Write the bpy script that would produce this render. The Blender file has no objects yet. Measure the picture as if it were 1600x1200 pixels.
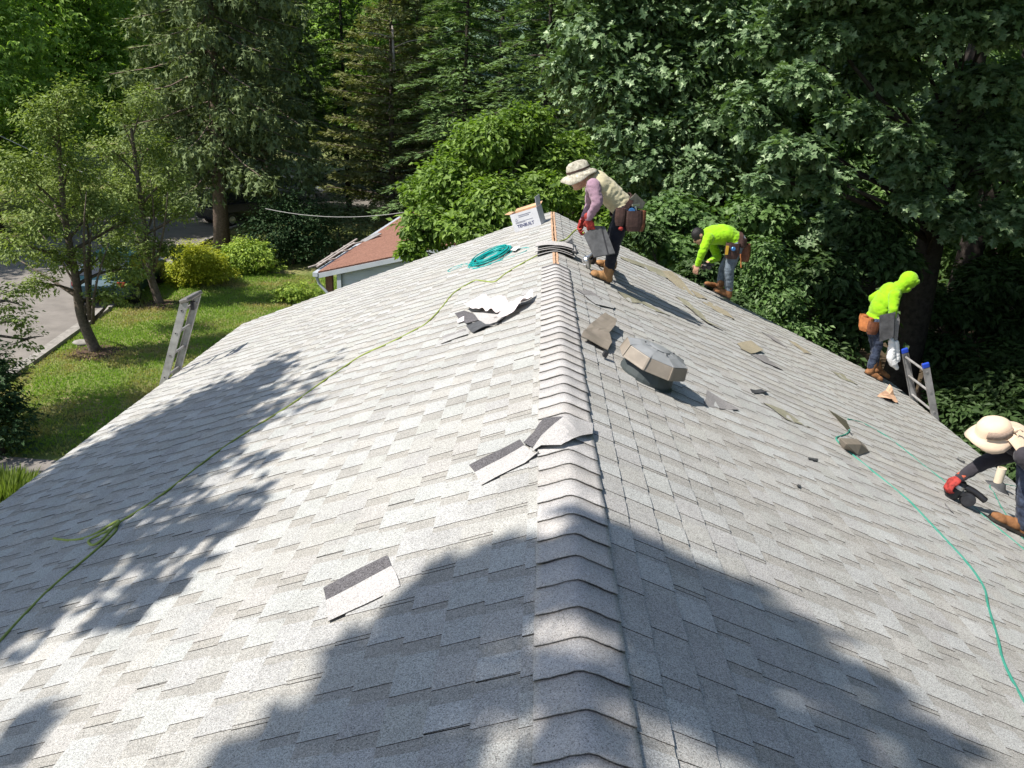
import bpy, math, random
import numpy as np
from mathutils import Vector, Matrix, Quaternion, noise

random.seed(7)
rng = np.random.default_rng(7)
S = bpy.context.scene
COL = S.collection

# ------------------------------------------------------------------ camera
RIDGE = 5.35                      # height of the ridge above the lawn
SLOPE = 0.427
ALPHA = math.atan(SLOPE)
CA, SA = math.cos(ALPHA), math.sin(ALPHA)
XL, XR, YFAR, YNEAR = -4.63, 5.357, 11.28, -3.2
F_PX = 1200.5
PITCH, YAW, ROLL = 0.3557, 0.0211, 0.0553
CAM = Vector((-0.2075, 0.0, RIDGE + 1.5088))
_cp, _sp = math.cos(PITCH), math.sin(PITCH)
FWD = Vector((-math.sin(YAW) * _cp, math.cos(YAW) * _cp, -_sp))
_r = Vector((math.cos(YAW), math.sin(YAW), 0)); _u = _r.cross(FWD)
RGT = _r * math.cos(ROLL) + _u * math.sin(ROLL)
UPV = -_r * math.sin(ROLL) + _u * math.cos(ROLL)
cd = bpy.data.cameras.new('camera'); cam = bpy.data.objects.new('camera', cd); COL.objects.link(cam)
cd.sensor_width = 36; cd.lens = 36 * F_PX / 1600; cd.clip_start = 0.05; cd.clip_end = 2000
m = Matrix.Identity(4)
for i in range(3):
    m[i][0] = RGT[i]; m[i][1] = UPV[i]; m[i][2] = -FWD[i]; m[i][3] = CAM[i]
cam.matrix_world = m
S.camera = cam

# ------------------------------------------------------------------ light
SUN_AZ, SUN_EL = math.radians(65), math.radians(54)   # the way the light travels, from +Y towards +X
SDIR = Vector((math.sin(SUN_AZ) * math.cos(SUN_EL), math.cos(SUN_AZ) * math.cos(SUN_EL), -math.sin(SUN_EL)))
w = bpy.data.worlds.new('World'); S.world = w; w.use_nodes = True
nt = w.node_tree; nt.nodes.clear()
sky = nt.nodes.new('ShaderNodeTexSky'); sky.sky_type = 'NISHITA'; sky.sun_disc = False
sky.sun_elevation = SUN_EL
sky.sun_rotation = math.atan2(-SDIR.x, -SDIR.y)
sky.altitude = 100
bg = nt.nodes.new('ShaderNodeBackground'); bg.inputs['Strength'].default_value = 0.12
wo = nt.nodes.new('ShaderNodeOutputWorld')
nt.links.new(sky.outputs[0], bg.inputs[0]); nt.links.new(bg.outputs[0], wo.inputs[0])
sl = bpy.data.lights.new('sun', 'SUN'); sl.energy = 5.0; sl.angle = math.radians(0.53); sl.color = (1, 0.955, 0.89)
sun = bpy.data.objects.new('sun', sl); COL.objects.link(sun)
sun.rotation_mode = 'QUATERNION'; sun.rotation_quaternion = SDIR.to_track_quat('-Z', 'Y'); sun.location = (-30, -20, 50)
S.view_settings.view_transform = 'Standard'; S.view_settings.look = 'None'
S.view_settings.gamma = 1; S.view_settings.use_curve_mapping = False
S.view_settings.exposure = 0.58

# ------------------------------------------------------------------ placing helpers
def ray(x, y):
    return FWD + RGT * ((x - 800) / F_PX) - UPV * ((y - 600) / F_PX)
def on_roof(x, y, h=0.0):
    d = ray(x, y); out = None
    for sg in (-1, 1):
        t = (RIDGE + h / CA - CAM.z - SLOPE * sg * CAM.x) / (d.z + SLOPE * sg * d.x)
        p = CAM + d * t
        if t > 0 and p.x * sg >= -1e-6: out = p
    return out
def at_z(x, y, z=0.0):
    d = ray(x, y); return CAM + d * ((z - CAM.z) / d.z)
def at_y(x, y, Y):
    d = ray(x, y); return CAM + d * ((Y - CAM.y) / d.y)
def roof_normal(p):
    return Vector((SA if p.x > 0 else -SA, 0, CA))
def roof_z(x):
    return RIDGE - SLOPE * abs(x)

# ------------------------------------------------------------------ object helpers
def tag(o, label=None, cat=None, group=None, kind=None):
    if label: o['label'] = label
    if cat: o['category'] = cat
    if group: o['group'] = group
    if kind: o['kind'] = kind
    return o
def link(name, data, parent=None, mat=None):
    o = bpy.data.objects.new(name, data); COL.objects.link(o)
    if mat is not None and data is not None: data.materials.append(mat)
    if parent is not None:
        o.parent = parent
        o.matrix_parent_inverse = parent.matrix_world.inverted()
    return o
def empty(name, loc=(0, 0, 0), label=None, cat=None, group=None):
    o = bpy.data.objects.new(name, None); COL.objects.link(o)
    o.location = loc; o.empty_display_size = 0.1
    o.matrix_world = Matrix.Translation(Vector(loc))
    return tag(o, label, cat, group)
def fast_mesh(name, V, F, tone=None, smooth=False, mats=None, midx=None):
    """V (n,3); F list of faces or (k,m) array; tone per vertex rgb/float"""
    me = bpy.data.meshes.new(name)
    V = np.asarray(V, dtype=np.float32)
    if isinstance(F, np.ndarray):
        k, mm = F.shape
        li = F.astype(np.int32).ravel(); ls = np.arange(0, k * mm, mm, dtype=np.int32); lt = np.full(k, mm, dtype=np.int32)
    else:
        lt = np.array([len(f) for f in F], dtype=np.int32); ls = np.concatenate([[0], np.cumsum(lt)[:-1]]).astype(np.int32)
        li = np.array([i for f in F for i in f], dtype=np.int32)
    me.vertices.add(len(V)); me.vertices.foreach_set('co', V.ravel())
    me.loops.add(len(li)); me.loops.foreach_set('vertex_index', li)
    me.polygons.add(len(lt)); me.polygons.foreach_set('loop_start', ls); me.polygons.foreach_set('loop_total', lt)
    me.polygons.foreach_set('use_smooth', np.full(len(lt), bool(smooth)))
    if mats:
        for x in mats: me.materials.append(x)
        if midx is not None: me.polygons.foreach_set('material_index', np.asarray(midx, dtype=np.int32))
    if tone is not None:
        tone = np.asarray(tone, dtype=np.float32)
        if tone.ndim == 1: tone = np.stack([tone] * 3, 1)
        c = np.ones((len(V), 4), dtype=np.float32); c[:, :3] = tone
        a = me.attributes.new('tone', 'FLOAT_COLOR', 'POINT'); a.data.foreach_set('color', c.ravel())
    me.update(calc_edges=True); me.validate()
    return me

class MB:
    """collects shapes, links them as one mesh"""
    def __init__(s): s.v = []; s.f = []; s.m = []; s.t = []; s.tone = 1.0; s.cur = 0
    def add(s, V, F):
        b = len(s.v); s.v += [tuple(p) for p in V]; s.f += [tuple(i + b for i in f) for f in F]
        s.m += [s.cur] * len(F); s.t += [s.tone] * len(V)
    def box(s, c, size, R=None, taper=1.0, shift=(0, 0)):
        c = Vector(c); x, y, z = [q / 2 for q in size]; V = []
        for dz in (-1, 1):
            k = taper if dz > 0 else 1
            for dx, dy in ((-1, -1), (1, -1), (1, 1), (-1, 1)):
                p = Vector((dx * x * k + (shift[0] if dz > 0 else 0), dy * y * k + (shift[1] if dz > 0 else 0), dz * z))
                V.append(c + (R @ p if R else p))
        s.add(V, [(0, 3, 2, 1), (4, 5, 6, 7), (0, 1, 5, 4), (1, 2, 6, 5), (2, 3, 7, 6), (3, 0, 4, 7)])
    def bar(s, a, b, wd, th, up=Vector((0, 0, 1))):
        a, b = Vector(a), Vector(b); d = (b - a).normalized(); sd = d.cross(up)
        if sd.length < 1e-4: sd = d.cross(Vector((1, 0, 0)))
        sd.normalize(); n = sd.cross(d).normalized(); V = []
        for p in (a, b):
            for i, j in ((-1, -1), (1, -1), (1, 1), (-1, 1)): V.append(p + sd * (i * wd / 2) + n * (j * th / 2))
        s.add(V, [(0, 3, 2, 1), (4, 5, 6, 7), (0, 1, 5, 4), (1, 2, 6, 5), (2, 3, 7, 6), (3, 0, 4, 7)])
    def tube(s, pts, r, seg=6, caps=True):
        pts = [Vector(p) for p in pts]; n = len(pts)
        rs = r if hasattr(r, '__len__') else [r] * n
        V = []; prev = None
        for i, p in enumerate(pts):
            d = (pts[min(i + 1, n - 1)] - pts[max(i - 1, 0)])
            if d.length < 1e-9: d = Vector((0, 0, 1))
            d.normalize()
            if prev is None:
                a = d.cross(Vector((0, 0, 1)))
                if a.length < 0.1: a = d.cross(Vector((1, 0, 0)))
            else: a = prev - d * prev.dot(d)
            a.normalize(); prev = a; b = d.cross(a)
            for k in range(seg):
                th = 2 * math.pi * k / seg
                V.append(p + (a * math.cos(th) + b * math.sin(th)) * rs[i])
        F = []
        for i in range(n - 1):
            for k in range(seg):
                k2 = (k + 1) % seg
                F.append((i * seg + k, i * seg + k2, (i + 1) * seg + k2, (i + 1) * seg + k))
        if caps: F.append(tuple(range(seg))[::-1]); F.append(tuple((n - 1) * seg + k for k in range(seg)))
        s.add(V, F)
    def prism(s, poly, n, th):
        """poly: 3D points (ccw seen from n), extruded down along n"""
        n = Vector(n); P = [Vector(p) for p in poly]; k = len(P)
        V = P + [p - n * th for p in P]
        F = [tuple(range(k)), tuple(range(2 * k - 1, k - 1, -1))]
        for i in range(k):
            j = (i + 1) % k; F.append((i, i + k, j + k, j))
        s.add(V, F)
    def lathe(s, prof, c, axis=(0, 0, 1), seg=20, sx=1.0):
        ax = Vector(axis).normalized(); a = ax.cross(Vector((0, 1, 0)))
        if a.length < .1: a = ax.cross(Vector((1, 0, 0)))
        a.normalize(); b = ax.cross(a); c = Vector(c); V = []; F = []
        for r, h in prof:
            for k in range(seg):
                th = 2 * math.pi * k / seg; V.append(c + ax * h + (a * math.cos(th) * sx + b * math.sin(th)) * r)
        for i in range(len(prof) - 1):
            for k in range(seg):
                k2 = (k + 1) % seg; F.append((i * seg + k, i * seg + k2, (i + 1) * seg + k2, (i + 1) * seg + k))
        F.append(tuple(range(seg))[::-1]); F.append(tuple((len(prof) - 1) * seg + k for k in range(seg)))
        s.add(V, F)
    def build(s, name, mats, parent=None, smooth=False, bevel=0):
        if not isinstance(mats, (list, tuple)): mats = [mats]
        me = fast_mesh(name, np.array([tuple(p) for p in s.v]), s.f, tone=s.t, smooth=smooth, mats=mats, midx=s.m)
        o = link(name, me, parent)
        if smooth == 'auto' or bevel:
            md = o.modifiers.new('bevel', 'BEVEL'); md.width = bevel or .002; md.segments = 2; md.limit_method = 'ANGLE'
        return o

def smooth_path(pts, sub=8):
    pts = [Vector(p) for p in pts]; out = []
    for i in range(len(pts) - 1):
        p0 = pts[max(i - 1, 0)]; p1 = pts[i]; p2 = pts[i + 1]; p3 = pts[min(i + 2, len(pts) - 1)]
        for k in range(sub):
            t = k / sub
            out.append(0.5 * ((2 * p1) + (p2 - p0) * t + (2 * p0 - 5 * p1 + 4 * p2 - p3) * t * t + (3 * p1 - p0 - 3 * p2 + p3) * t ** 3))
    out.append(pts[-1]); return out

# ------------------------------------------------------------------ materials
class NT:
    def __init__(s, name):
        s.m = bpy.data.materials.new(name); s.m.use_nodes = True; s.t = s.m.node_tree; s.t.nodes.clear()
        s.out = s.n('OutputMaterial')
    def n(s, typ, **kw):
        nd = s.t.nodes.new('ShaderNode' + typ)
        for k, v in kw.items():
            if k[0] == '_': setattr(nd, k[1:], v)
            else:
                try: nd.inputs[k.replace('0', ' ')].default_value = v
                except Exception: nd.inputs[k].default_value = v
        return nd
    def l(s, a, b): s.t.links.new(a, b)
def rgb(c): return (c[0], c[1], c[2], 1)
def vary(T, base, amt, scale, coord, detail=4, c2=None):
    """base colour mixed towards c2 (or a lighter/darker self) by noise"""
    nz = T.n('TexNoise', Scale=scale, Detail=detail, Roughness=0.6); T.l(coord, nz.inputs['Vector'])
    mr = T.n('MapRange'); mr.inputs[1].default_value = .32; mr.inputs[2].default_value = .68; T.l(nz.outputs[0], mr.inputs[0])
    mx = T.n('Mix', _data_type='RGBA')
    T.l(mr.outputs[0], mx.inputs[0])
    a = [x * (1 - amt) for x in base]; b = c2 if c2 else [min(1, x * (1 + amt)) for x in base]
    mx.inputs[6].default_value = rgb(a); mx.inputs[7].default_value = rgb(b)
    return mx.outputs[2]
def pmat(name, col, rough=0.7, amt=0.15, scale=8, metal=0, bump=0.0, bscale=60, spec=0.3, c2=None, use_tone=False, sheen=0):
    T = NT(name); g = T.n('NewGeometry'); b = T.n('BsdfPrincipled', Roughness=rough, Metallic=metal)
    b.inputs['Specular IOR Level'].default_value = spec
    if sheen: b.inputs['Sheen Weight'].default_value = sheen
    c = vary(T, col, amt, scale, g.outputs['Position'], c2=c2)
    if use_tone:
        at = T.n('Attribute', _attribute_name='tone'); mx = T.n('Mix', _data_type='RGBA', _blend_type='MULTIPLY'); mx.inputs[0].default_value = 1
        T.l(c, mx.inputs[6]); T.l(at.outputs['Color'], mx.inputs[7]); c = mx.outputs[2]
    T.l(c, b.inputs['Base Color'])
    if bump:
        nz = T.n('TexNoise', Scale=bscale, Detail=5); T.l(g.outputs['Position'], nz.inputs['Vector'])
        bp = T.n('Bump', Strength=bump, Distance=0.01); T.l(nz.outputs[0], bp.inputs['Height']); T.l(bp.outputs[0], b.inputs['Normal'])
    T.l(b.outputs[0], T.out.inputs[0]); return T.m

def granule_mat(name, base, spread=0.5, fine=420, stain=0.12, warm=None):
    """mineral granules: cells of lighter and darker stone on the tone of each tab"""
    T = NT(name); g = T.n('NewGeometry'); b = T.n('BsdfPrincipled', Roughness=0.95); b.inputs['Specular IOR Level'].default_value = 0.15
    v1 = T.n('TexVoronoi', Scale=fine); T.l(g.outputs['Position'], v1.inputs['Vector'])
    sp = T.n('SeparateColor'); T.l(v1.outputs['Color'], sp.inputs[0])
    v2 = T.n('TexVoronoi', Scale=fine * 0.63); T.l(g.outputs['Position'], v2.inputs['Vector'])
    sp2 = T.n('SeparateColor'); T.l(v2.outputs['Color'], sp2.inputs[0])
    ad = T.n('Math', _operation='ADD'); T.l(sp.outputs[0], ad.inputs[0]); T.l(sp2.outputs[0], ad.inputs[1])
    mr = T.n('MapRange'); mr.inputs[1].default_value = 0; mr.inputs[2].default_value = 2
    mr.inputs[3].default_value = 1 - spread; mr.inputs[4].default_value = 1 + spread; T.l(ad.outputs[0], mr.inputs[0])
    # sparse near-black and tan granules
    gt = T.n('Math', _operation='GREATER_THAN'); T.l(sp.outputs[1], gt.inputs[0]); gt.inputs[1].default_value = 0.9
    dk = T.n('Math', _operation='MULTIPLY_ADD'); T.l(gt.outputs[0], dk.inputs[0]); dk.inputs[1].default_value = -0.42; T.l(mr.outputs[0], dk.inputs[2])
    lo = T.n('TexNoise', Scale=3.1, Detail=5, Roughness=.62); T.l(g.outputs['Position'], lo.inputs['Vector'])
    lm = T.n('MapRange'); lm.inputs[1].default_value = .3; lm.inputs[2].default_value = .7; lm.inputs[3].default_value = 1 - stain; lm.inputs[4].default_value = 1 + stain * .6
    T.l(lo.outputs[0], lm.inputs[0])
    mu = T.n('Math', _operation='MULTIPLY'); T.l(dk.outputs[0], mu.inputs[0]); T.l(lm.outputs[0], mu.inputs[1])
    at = T.n('Attribute', _attribute_name='tone')
    c0 = T.n('Mix', _data_type='RGBA', _blend_type='MULTIPLY'); c0.inputs[0].default_value = 1; c0.inputs[6].default_value = rgb(base); T.l(at.outputs['Color'], c0.inputs[7])
    tn = T.n('Mix', _data_type='RGBA'); tn.inputs[7].default_value = rgb(warm or (base[0] * 1.02, base[1] * .86, base[2] * .7))
    tw = T.n('Math', _operation='MULTIPLY'); T.l(sp2.outputs[2], tw.inputs[0]); tw.inputs[1].default_value = .22
    T.l(tw.outputs[0], tn.inputs[0]); T.l(c0.outputs[2], tn.inputs[6])
    c1 = T.n('VectorMath', _operation='SCALE'); T.l(tn.outputs[2], c1.inputs[0]); T.l(mu.outputs[0], c1.inputs[3])
    T.l(c1.outputs[0], b.inputs['Base Color'])
    bp = T.n('Bump', Strength=0.5, Distance=0.002); T.l(v1.outputs['Distance'], bp.inputs['Height']); T.l(bp.outputs[0], b.inputs['Normal'])
    T.l(b.outputs[0], T.out.inputs[0]); return T.m

def leaf_mat(name, dark, light, transl=0.35, gloss=0.08, rough=.45, k=1.7):
    dark = tuple(q * k for q in dark); light = tuple(min(.62, q * k) for q in light); gloss *= .55; rough += .12
    T = NT(name); at = T.n('Attribute', _attribute_name='tone'); sp = T.n('SeparateColor'); T.l(at.outputs['Color'], sp.inputs[0])
    mx = T.n('Mix', _data_type='RGBA'); T.l(sp.outputs[0], mx.inputs[0]); mx.inputs[6].default_value = rgb(dark); mx.inputs[7].default_value = rgb(light)
    d = T.n('BsdfDiffuse'); t = T.n('BsdfTranslucent'); gl = T.n('BsdfGlossy', Roughness=rough)
    tc = T.n('Mix', _data_type='RGBA', _blend_type='MULTIPLY'); tc.inputs[0].default_value = 1
    T.l(mx.outputs[2], tc.inputs[6]); tc.inputs[7].default_value = (1.25, 1.35, .55, 1)
    T.l(mx.outputs[2], d.inputs[0]); T.l(tc.outputs[2], t.inputs[0]); gl.inputs[0].default_value = (.75, .85, .6, 1)
    m1 = T.n('MixShader'); m1.inputs[0].default_value = transl; T.l(d.outputs[0], m1.inputs[1]); T.l(t.outputs[0], m1.inputs[2])
    m2 = T.n('MixShader'); m2.inputs[0].default_value = gloss; T.l(m1.outputs[0], m2.inputs[1]); T.l(gl.outputs[0], m2.inputs[2])
    T.l(m2.outputs[0], T.out.inputs[0]); return T.m

M = {}
M['shingle'] = granule_mat('grey_shingle_granules', (.378, .378, .366), .55, fine=450)
M['cap'] = granule_mat('pale_cap_granules', (.42, .408, .396), .4, stain=.08)
M['dark_granule'] = granule_mat('dark_granules', (.115, .11, .115), .85)
M['scrap_under'] = pmat('shingle_underside', (.27, .24, .185), .9, .25, 30, bump=.4, bscale=90)
M['asphalt_felt'] = pmat('asphalt_felt', (.022, .021, .023), .55, .3, 30, spec=.4)
M['old_felt'] = pmat('dusty_asphalt_backing', (.07, .07, .072), .6, .35, 14, spec=.4)
M['deck'] = pmat('roof_sheathing', (.30, .2, .12), .85, .25, 12)
M['slot_wood'] = pmat('bare_sheathing_edge', (.46, .29, .18), .8, .25, 30, bump=.3)
M['drip'] = pmat('painted_drip_edge', (.62, .55, .5), .5, .15, 4)
M['fascia'] = pmat('painted_fascia', (.7, .7, .68), .55, .08, 3)
M['siding'] = pmat('grey_siding', (.36, .4, .43), .6, .08, 2)
M['alu'] = pmat('weathered_aluminium', (.33, .32, .31), .5, .25, 9, metal=.35, bump=.15)
M['alu_dark'] = pmat('dull_aluminium', (.25, .23, .22), .5, .25, 9, metal=.6)
M['blue'] = pmat('blue_plastic', (.02, .06, .42), .4, .1, 20)
M['black'] = pmat('black_plastic', (.018, .018, .02), .4, .2, 20, spec=.5)
M['dark_metal'] = pmat('dark_metal', (.06, .06, .065), .35, .2, 20, metal=.6)
M['steel'] = pmat('bright_steel', (.6, .6, .6), .3, .15, 20, metal=.9)
M['bark'] = pmat('grey_brown_bark', (.12, .095, .075), .95, .4, 14, bump=.9, bscale=22)
M['bark_dark'] = pmat('dark_bark', (.045, .036, .03), .95, .4, 10, bump=.9, bscale=18)
M['bark_spruce'] = pmat('spruce_bark', (.17, .125, .1), .95, .35, 16, bump=.9, bscale=24)
M['dead_wood'] = pmat('bare_grey_wood', (.32, .28, .25), .9, .2, 10)
# ------------------------------------------------------------------ ground, road, drive
def zone_mat():
    T = NT('lawn_grass'); g = T.n('NewGeometry'); b = T.n('BsdfPrincipled', Roughness=.9); b.inputs['Specular IOR Level'].default_value = .1
    P = g.outputs['Position']
    c = vary(T, (.12, .155, .04), .3, 1.1, P, detail=6, c2=(.19, .23, .07))
    # dry straw patches
    n2 = T.n('TexNoise', Scale=.42, Detail=6, Roughness=.65); T.l(P, n2.inputs['Vector'])
    r2 = T.n('MapRange'); r2.inputs[1].default_value = .46; r2.inputs[2].default_value = .62; T.l(n2.outputs[0], r2.inputs[0])
    n3 = T.n('TexNoise', Scale=9, Detail=4); T.l(P, n3.inputs['Vector'])
    r3 = T.n('MapRange'); r3.inputs[1].default_value = .4; r3.inputs[2].default_value = .62; T.l(n3.outputs[0], r3.inputs[0])
    mu = T.n('Math', _operation='MULTIPLY'); T.l(r2.outputs[0], mu.inputs[0]); T.l(r3.outputs[0], mu.inputs[1])
    mx = T.n('Mix', _data_type='RGBA'); T.l(mu.outputs[0], mx.inputs[0]); T.l(c, mx.inputs[6]); mx.inputs[7].default_value = (.36, .28, .15, 1)
    n4 = T.n('TexNoise', Scale=45, Detail=3); T.l(P, n4.inputs['Vector'])
    r4 = T.n('MapRange'); r4.inputs[1].default_value = .3; r4.inputs[2].default_value = .7; r4.inputs[3].default_value = .55; r4.inputs[4].default_value = 1.5; T.l(n4.outputs[0], r4.inputs[0])
    sc = T.n('VectorMath', _operation='SCALE'); T.l(mx.outputs[2], sc.inputs[0]); T.l(r4.outputs[0], sc.inputs[3])
    T.l(sc.outputs[0], b.inputs['Base Color'])
    bp = T.n('Bump', Strength=.8, Distance=.03); T.l(n4.outputs[0], bp.inputs['Height']); T.l(bp.outputs[0], b.inputs['Normal'])
    T.l(b.outputs[0], T.out.inputs[0]); return T.m
M['lawn'] = zone_mat()
M['forest_floor'] = pmat('leaf_litter', (.07, .05, .03), .95, .5, 4, bump=.8, bscale=30)
M['asphalt'] = pmat('old_road_asphalt', (.20, .18, .16), .92, .18, 1.3, bump=.5, bscale=160)
M['concrete'] = pmat('concrete_kerb', (.27, .25, .225), .9, .25, 5, bump=.4, bscale=80)
M['mulch'] = pmat('brown_mulch', (.09, .055, .04), .95, .5, 24, bump=1, bscale=40)

def sheet(name, pts, z, mat, n=1):
    me = fast_mesh(name, [(p[0], p[1], z) for p in pts], [tuple(range(len(pts)))], mats=[mat])
    return tag(link(name, me), kind='structure')
gx = np.linspace(-1, 1, 41); gx = np.sign(gx) * np.abs(gx) ** 2 * 900
V = [(x, y, 0) for y in gx for x in gx]; F = [(j * 41 + i, j * 41 + i + 1, (j + 1) * 41 + i + 1, (j + 1) * 41 + i) for j in range(40) for i in range(40)]
tag(link('ground', fast_mesh('ground', V, F, mats=[M['lawn']])), kind='structure')
# wood floor on the right and beyond the road
sheet('forest_floor', [(5.9, -30), (60, -30), (60, 70), (-8, 70), (-8, 33), (5.9, 20)], .004, M['forest_floor'])
edge = [(-11.2, -12), (-11.4, 5), (-12.0, 12), (-12.5, 17.0), (-13.05, 20.5), (-13.65, 24.4), (-14.6, 30), (-15.4, 37), (-15.2, 44), (-13.0, 47.2), (-6, 49)]
edge = [tuple(p)[:2] for p in smooth_path([(a, b, 0) for a, b in edge], 6)]
far = [(-6, 56), (-20, 58), (-24, 50), (-22.5, 38), (-21, 28), (-19, 16), (-18, 5), (-17.5, -12)]
far = [tuple(p)[:2] for p in smooth_path([(a, b, 0) for a, b in far], 6)]
sheet('road', edge + far, .008, M['asphalt'])
sheet('driveway', [(-11.9, 10.3), (-4.2, 10.2), (-4.2, 12.2), (-8.4, 12.75), (-9.4, 12.75), (-12.0, 12.9)], .012, M['asphalt'])
kb = MB()
for i in range(len(edge) - 1):
    a, b_ = Vector((*edge[i], .05)), Vector((*edge[i + 1], .05))
    kb.bar(a, b_, .12, .1)
kerb = kb.build('kerb', M['concrete']); tag(kerb, kind='structure')
gt = MB()
for i in range(len(edge) - 1):
    a, b_ = Vector(edge[i]), Vector(edge[i + 1]); d = (b_ - a).normalized(); nn = Vector((-d.y, d.x))
    gt.add([(*(a + nn * .1), .0165), (*(b_ + nn * .1), .0165), (*(b_ + nn * .34), .0165), (*(a + nn * .34), .0165)], [(0, 1, 2, 3)])
tag(gt.build('gutter_pan', M['concrete']), kind='structure')

# ------------------------------------------------------------------ the house under the roof
house = empty('house', (0, 4, 0), 'house whose pale grey shingled gable roof fills the foreground', 'house')
HB = Vector((0, 0, 0))
E_IN = .35
for nm, c, sz in (('wall', (XL + E_IN, 4, (RIDGE + SLOPE * XL) / 2 - .06), (.14, YFAR - YNEAR - .7, RIDGE + SLOPE * XL - .14)),
                  ('wall', (XR - E_IN, 4, (RIDGE - SLOPE * XR) / 2 - .06), (.14, YFAR - YNEAR - .7, RIDGE - SLOPE * XR - .14))):
    b = MB(); b.box(c, sz); b.build(nm, M['siding'], house)
for yy in (YFAR - .35, YNEAR + .35):
    b = MB(); xs = (XL + .42, XR - .42)
    b.add([(xs[0], yy, 0), (xs[1], yy, 0), (xs[1], yy, roof_z(xs[1]) - .2), (0, yy, RIDGE - .2), (xs[0], yy, roof_z(xs[0]) - .2),
           (xs[0], yy - .1, 0), (xs[1], yy - .1, 0), (xs[1], yy - .1, roof_z(xs[1]) - .2), (0, yy - .1, RIDGE - .2), (xs[0], yy - .1, roof_z(xs[0]) - .2)],
          [(0, 1, 2, 3, 4), (9, 8, 7, 6, 5), (0, 5, 6, 1), (1, 6, 7, 2), (2, 7, 8, 3), (3, 8, 9, 4), (4, 9, 5, 0)])
    b.build('gable_wall', M['siding'], house)
# deck: two slabs meeting at a slot along the ridge
rb = MB()
for sg, xe in ((-1, XL), (1, XR)):
    x0 = sg * .022; x1 = xe - sg * .02
    for t0, t1 in ((0, .018),):
        V = []
        for yy in (YNEAR + .02, YFAR - .02):
            V += [(x0, yy, roof_z(x0) - t0), (x1, yy, roof_z(x1) - t0), (x1, yy, roof_z(x1) - t1), (x0, yy, roof_z(x0) - t1)]
        rb.add(V, [(0, 1, 5, 4), (3, 7, 6, 2), (1, 2, 6, 5), (0, 4, 7, 3), (0, 3, 2, 1), (4, 5, 6, 7)])
roof = rb.build('roof', M['deck'], house)
b = MB(); b.box((0, (YNEAR + YFAR) / 2, RIDGE - .14), (.04, YFAR - YNEAR - .1, .18)); b.build('ridge_board', M['slot_wood'], roof)
# fascia, drip edge and gutter
for sg, xe in ((-1, XL), (1, XR)):
    b = MB(); b.box((xe - sg * .035, (YNEAR + YFAR) / 2, roof_z(xe) - .105), (.025, YFAR - YNEAR, .16)); b.build('fascia', M['fascia'], house)
    b = MB(); z = roof_z(xe)
    V = []
    for yy in (YNEAR, YFAR):
        V += [(xe - sg * .06, yy, z + .028), (xe + sg * .012, yy, z + .003), (xe + sg * .012, yy, z - .05), (xe + sg * .006, yy, z - .05), (xe + sg * .006, yy, z - .003), (xe - sg * .06, yy, z + .022)]
    b.add(V, [(i, (i + 1) % 6, (i + 1) % 6 + 6, i + 6) for i in range(6)] + [(5, 4, 3, 2, 1, 0), (6, 7, 8, 9, 10, 11)])
    b.build('drip_edge', M['drip'], roof)
for sg, xe in ((-1, XL), (1, XR)):
    for yy in (YNEAR, YFAR):
        b = MB(); q = 1 if yy > 0 else -1
        b.bar((sg * .0, yy - q * .0, RIDGE - .1), (xe, yy, roof_z(xe) - .1), .025, .16, up=Vector((sg * SA, 0, CA))); b.build('rake_board', M['fascia'], house)

# ------------------------------------------------------------------ shingles
EXPO = 0.143
TH = .0076
NVAR = 26
def shingle_variant(k):
    """one laminated strip 0.99 m long: x along the course, y up the slope, z out of the roof. returns V, F, tone"""
    r = random.Random(100 + k); V = []; F = []; T = []
    Ln = .992; yb = EXPO + .022
    th1 = TH * .62
    def slab(x0, x1, y0, y1, zt0, thk, col, skew=0.0, lift=0.0):
        zt = lambda y: zt0 - y * TH / EXPO
        b = len(V)
        V.extend([(x0, y0, zt(y0) + lift), (x1, y0, zt(y0)), (x1 - skew, y1, zt(y1)), (x0 + skew, y1, zt(y1)),
                  (x0, y0, zt(y0) - thk + lift), (x1, y0, zt(y0) - thk), (x1 - skew, y1, zt(y1) - thk), (x0 + skew, y1, zt(y1) - thk)])
        V.extend(V[b:b + 4]); dk = (.06, .058, .06)      # cut edges are bare asphalt
        F.extend([tuple(i + b for i in f) for f in ((0, 1, 2, 3), (8, 4, 5, 9), (9, 5, 6, 10), (11, 7, 4, 8))])
        T.extend([col] * 4 + [dk] * 8)
    bt = r.choice([(.84, .81, .76), (.85, .83, .79), (.88, .85, .80), (.94, .93, .91)])
    base_z = .0016 + TH * .66
    x = .0
    slab(0, Ln, 0.0, yb, base_z, th1 - .0002, bt)
    x = r.uniform(0, .1); 
    while x < Ln - .06:
        wd = r.choice([.11, .13, .15, .18]) * r.uniform(.95, 1.05); x1 = min(x + wd, Ln)
        g = r.choice([(1.02, 1.02, 1.01), (1.06, 1.07, 1.06), (1.0, .99, .96), (1.03, 1.01, .97), (1.09, 1.1, 1.09), (.97, .96, .95)])
        gq = r.uniform(.97, 1.04); g = tuple(q * gq * r.uniform(.99, 1.01) for q in g)
        slab(x, x1, -.0006, yb + .004, .0016 + TH, TH - th1, g, skew=.004, lift=r.uniform(0, .0012))
        x = x1 + r.choice([.04, .055, .07, .09]) * r.uniform(.9, 1.1)
    return np.array(V), F, np.array(T)
VAR = [shingle_variant(k) for k in range(NVAR)]
VME = []
def side_frame(sg):
    U = Vector((-sg * CA, 0, SA)); N = Vector((sg * SA, 0, CA)); X = U.cross(N)
    return X, U, N
def eave_pt(sg):
    xe = XL if sg < 0 else XR
    return Vector((xe + sg * .012, 0, roof_z(xe) + .006))
recs = []
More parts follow.
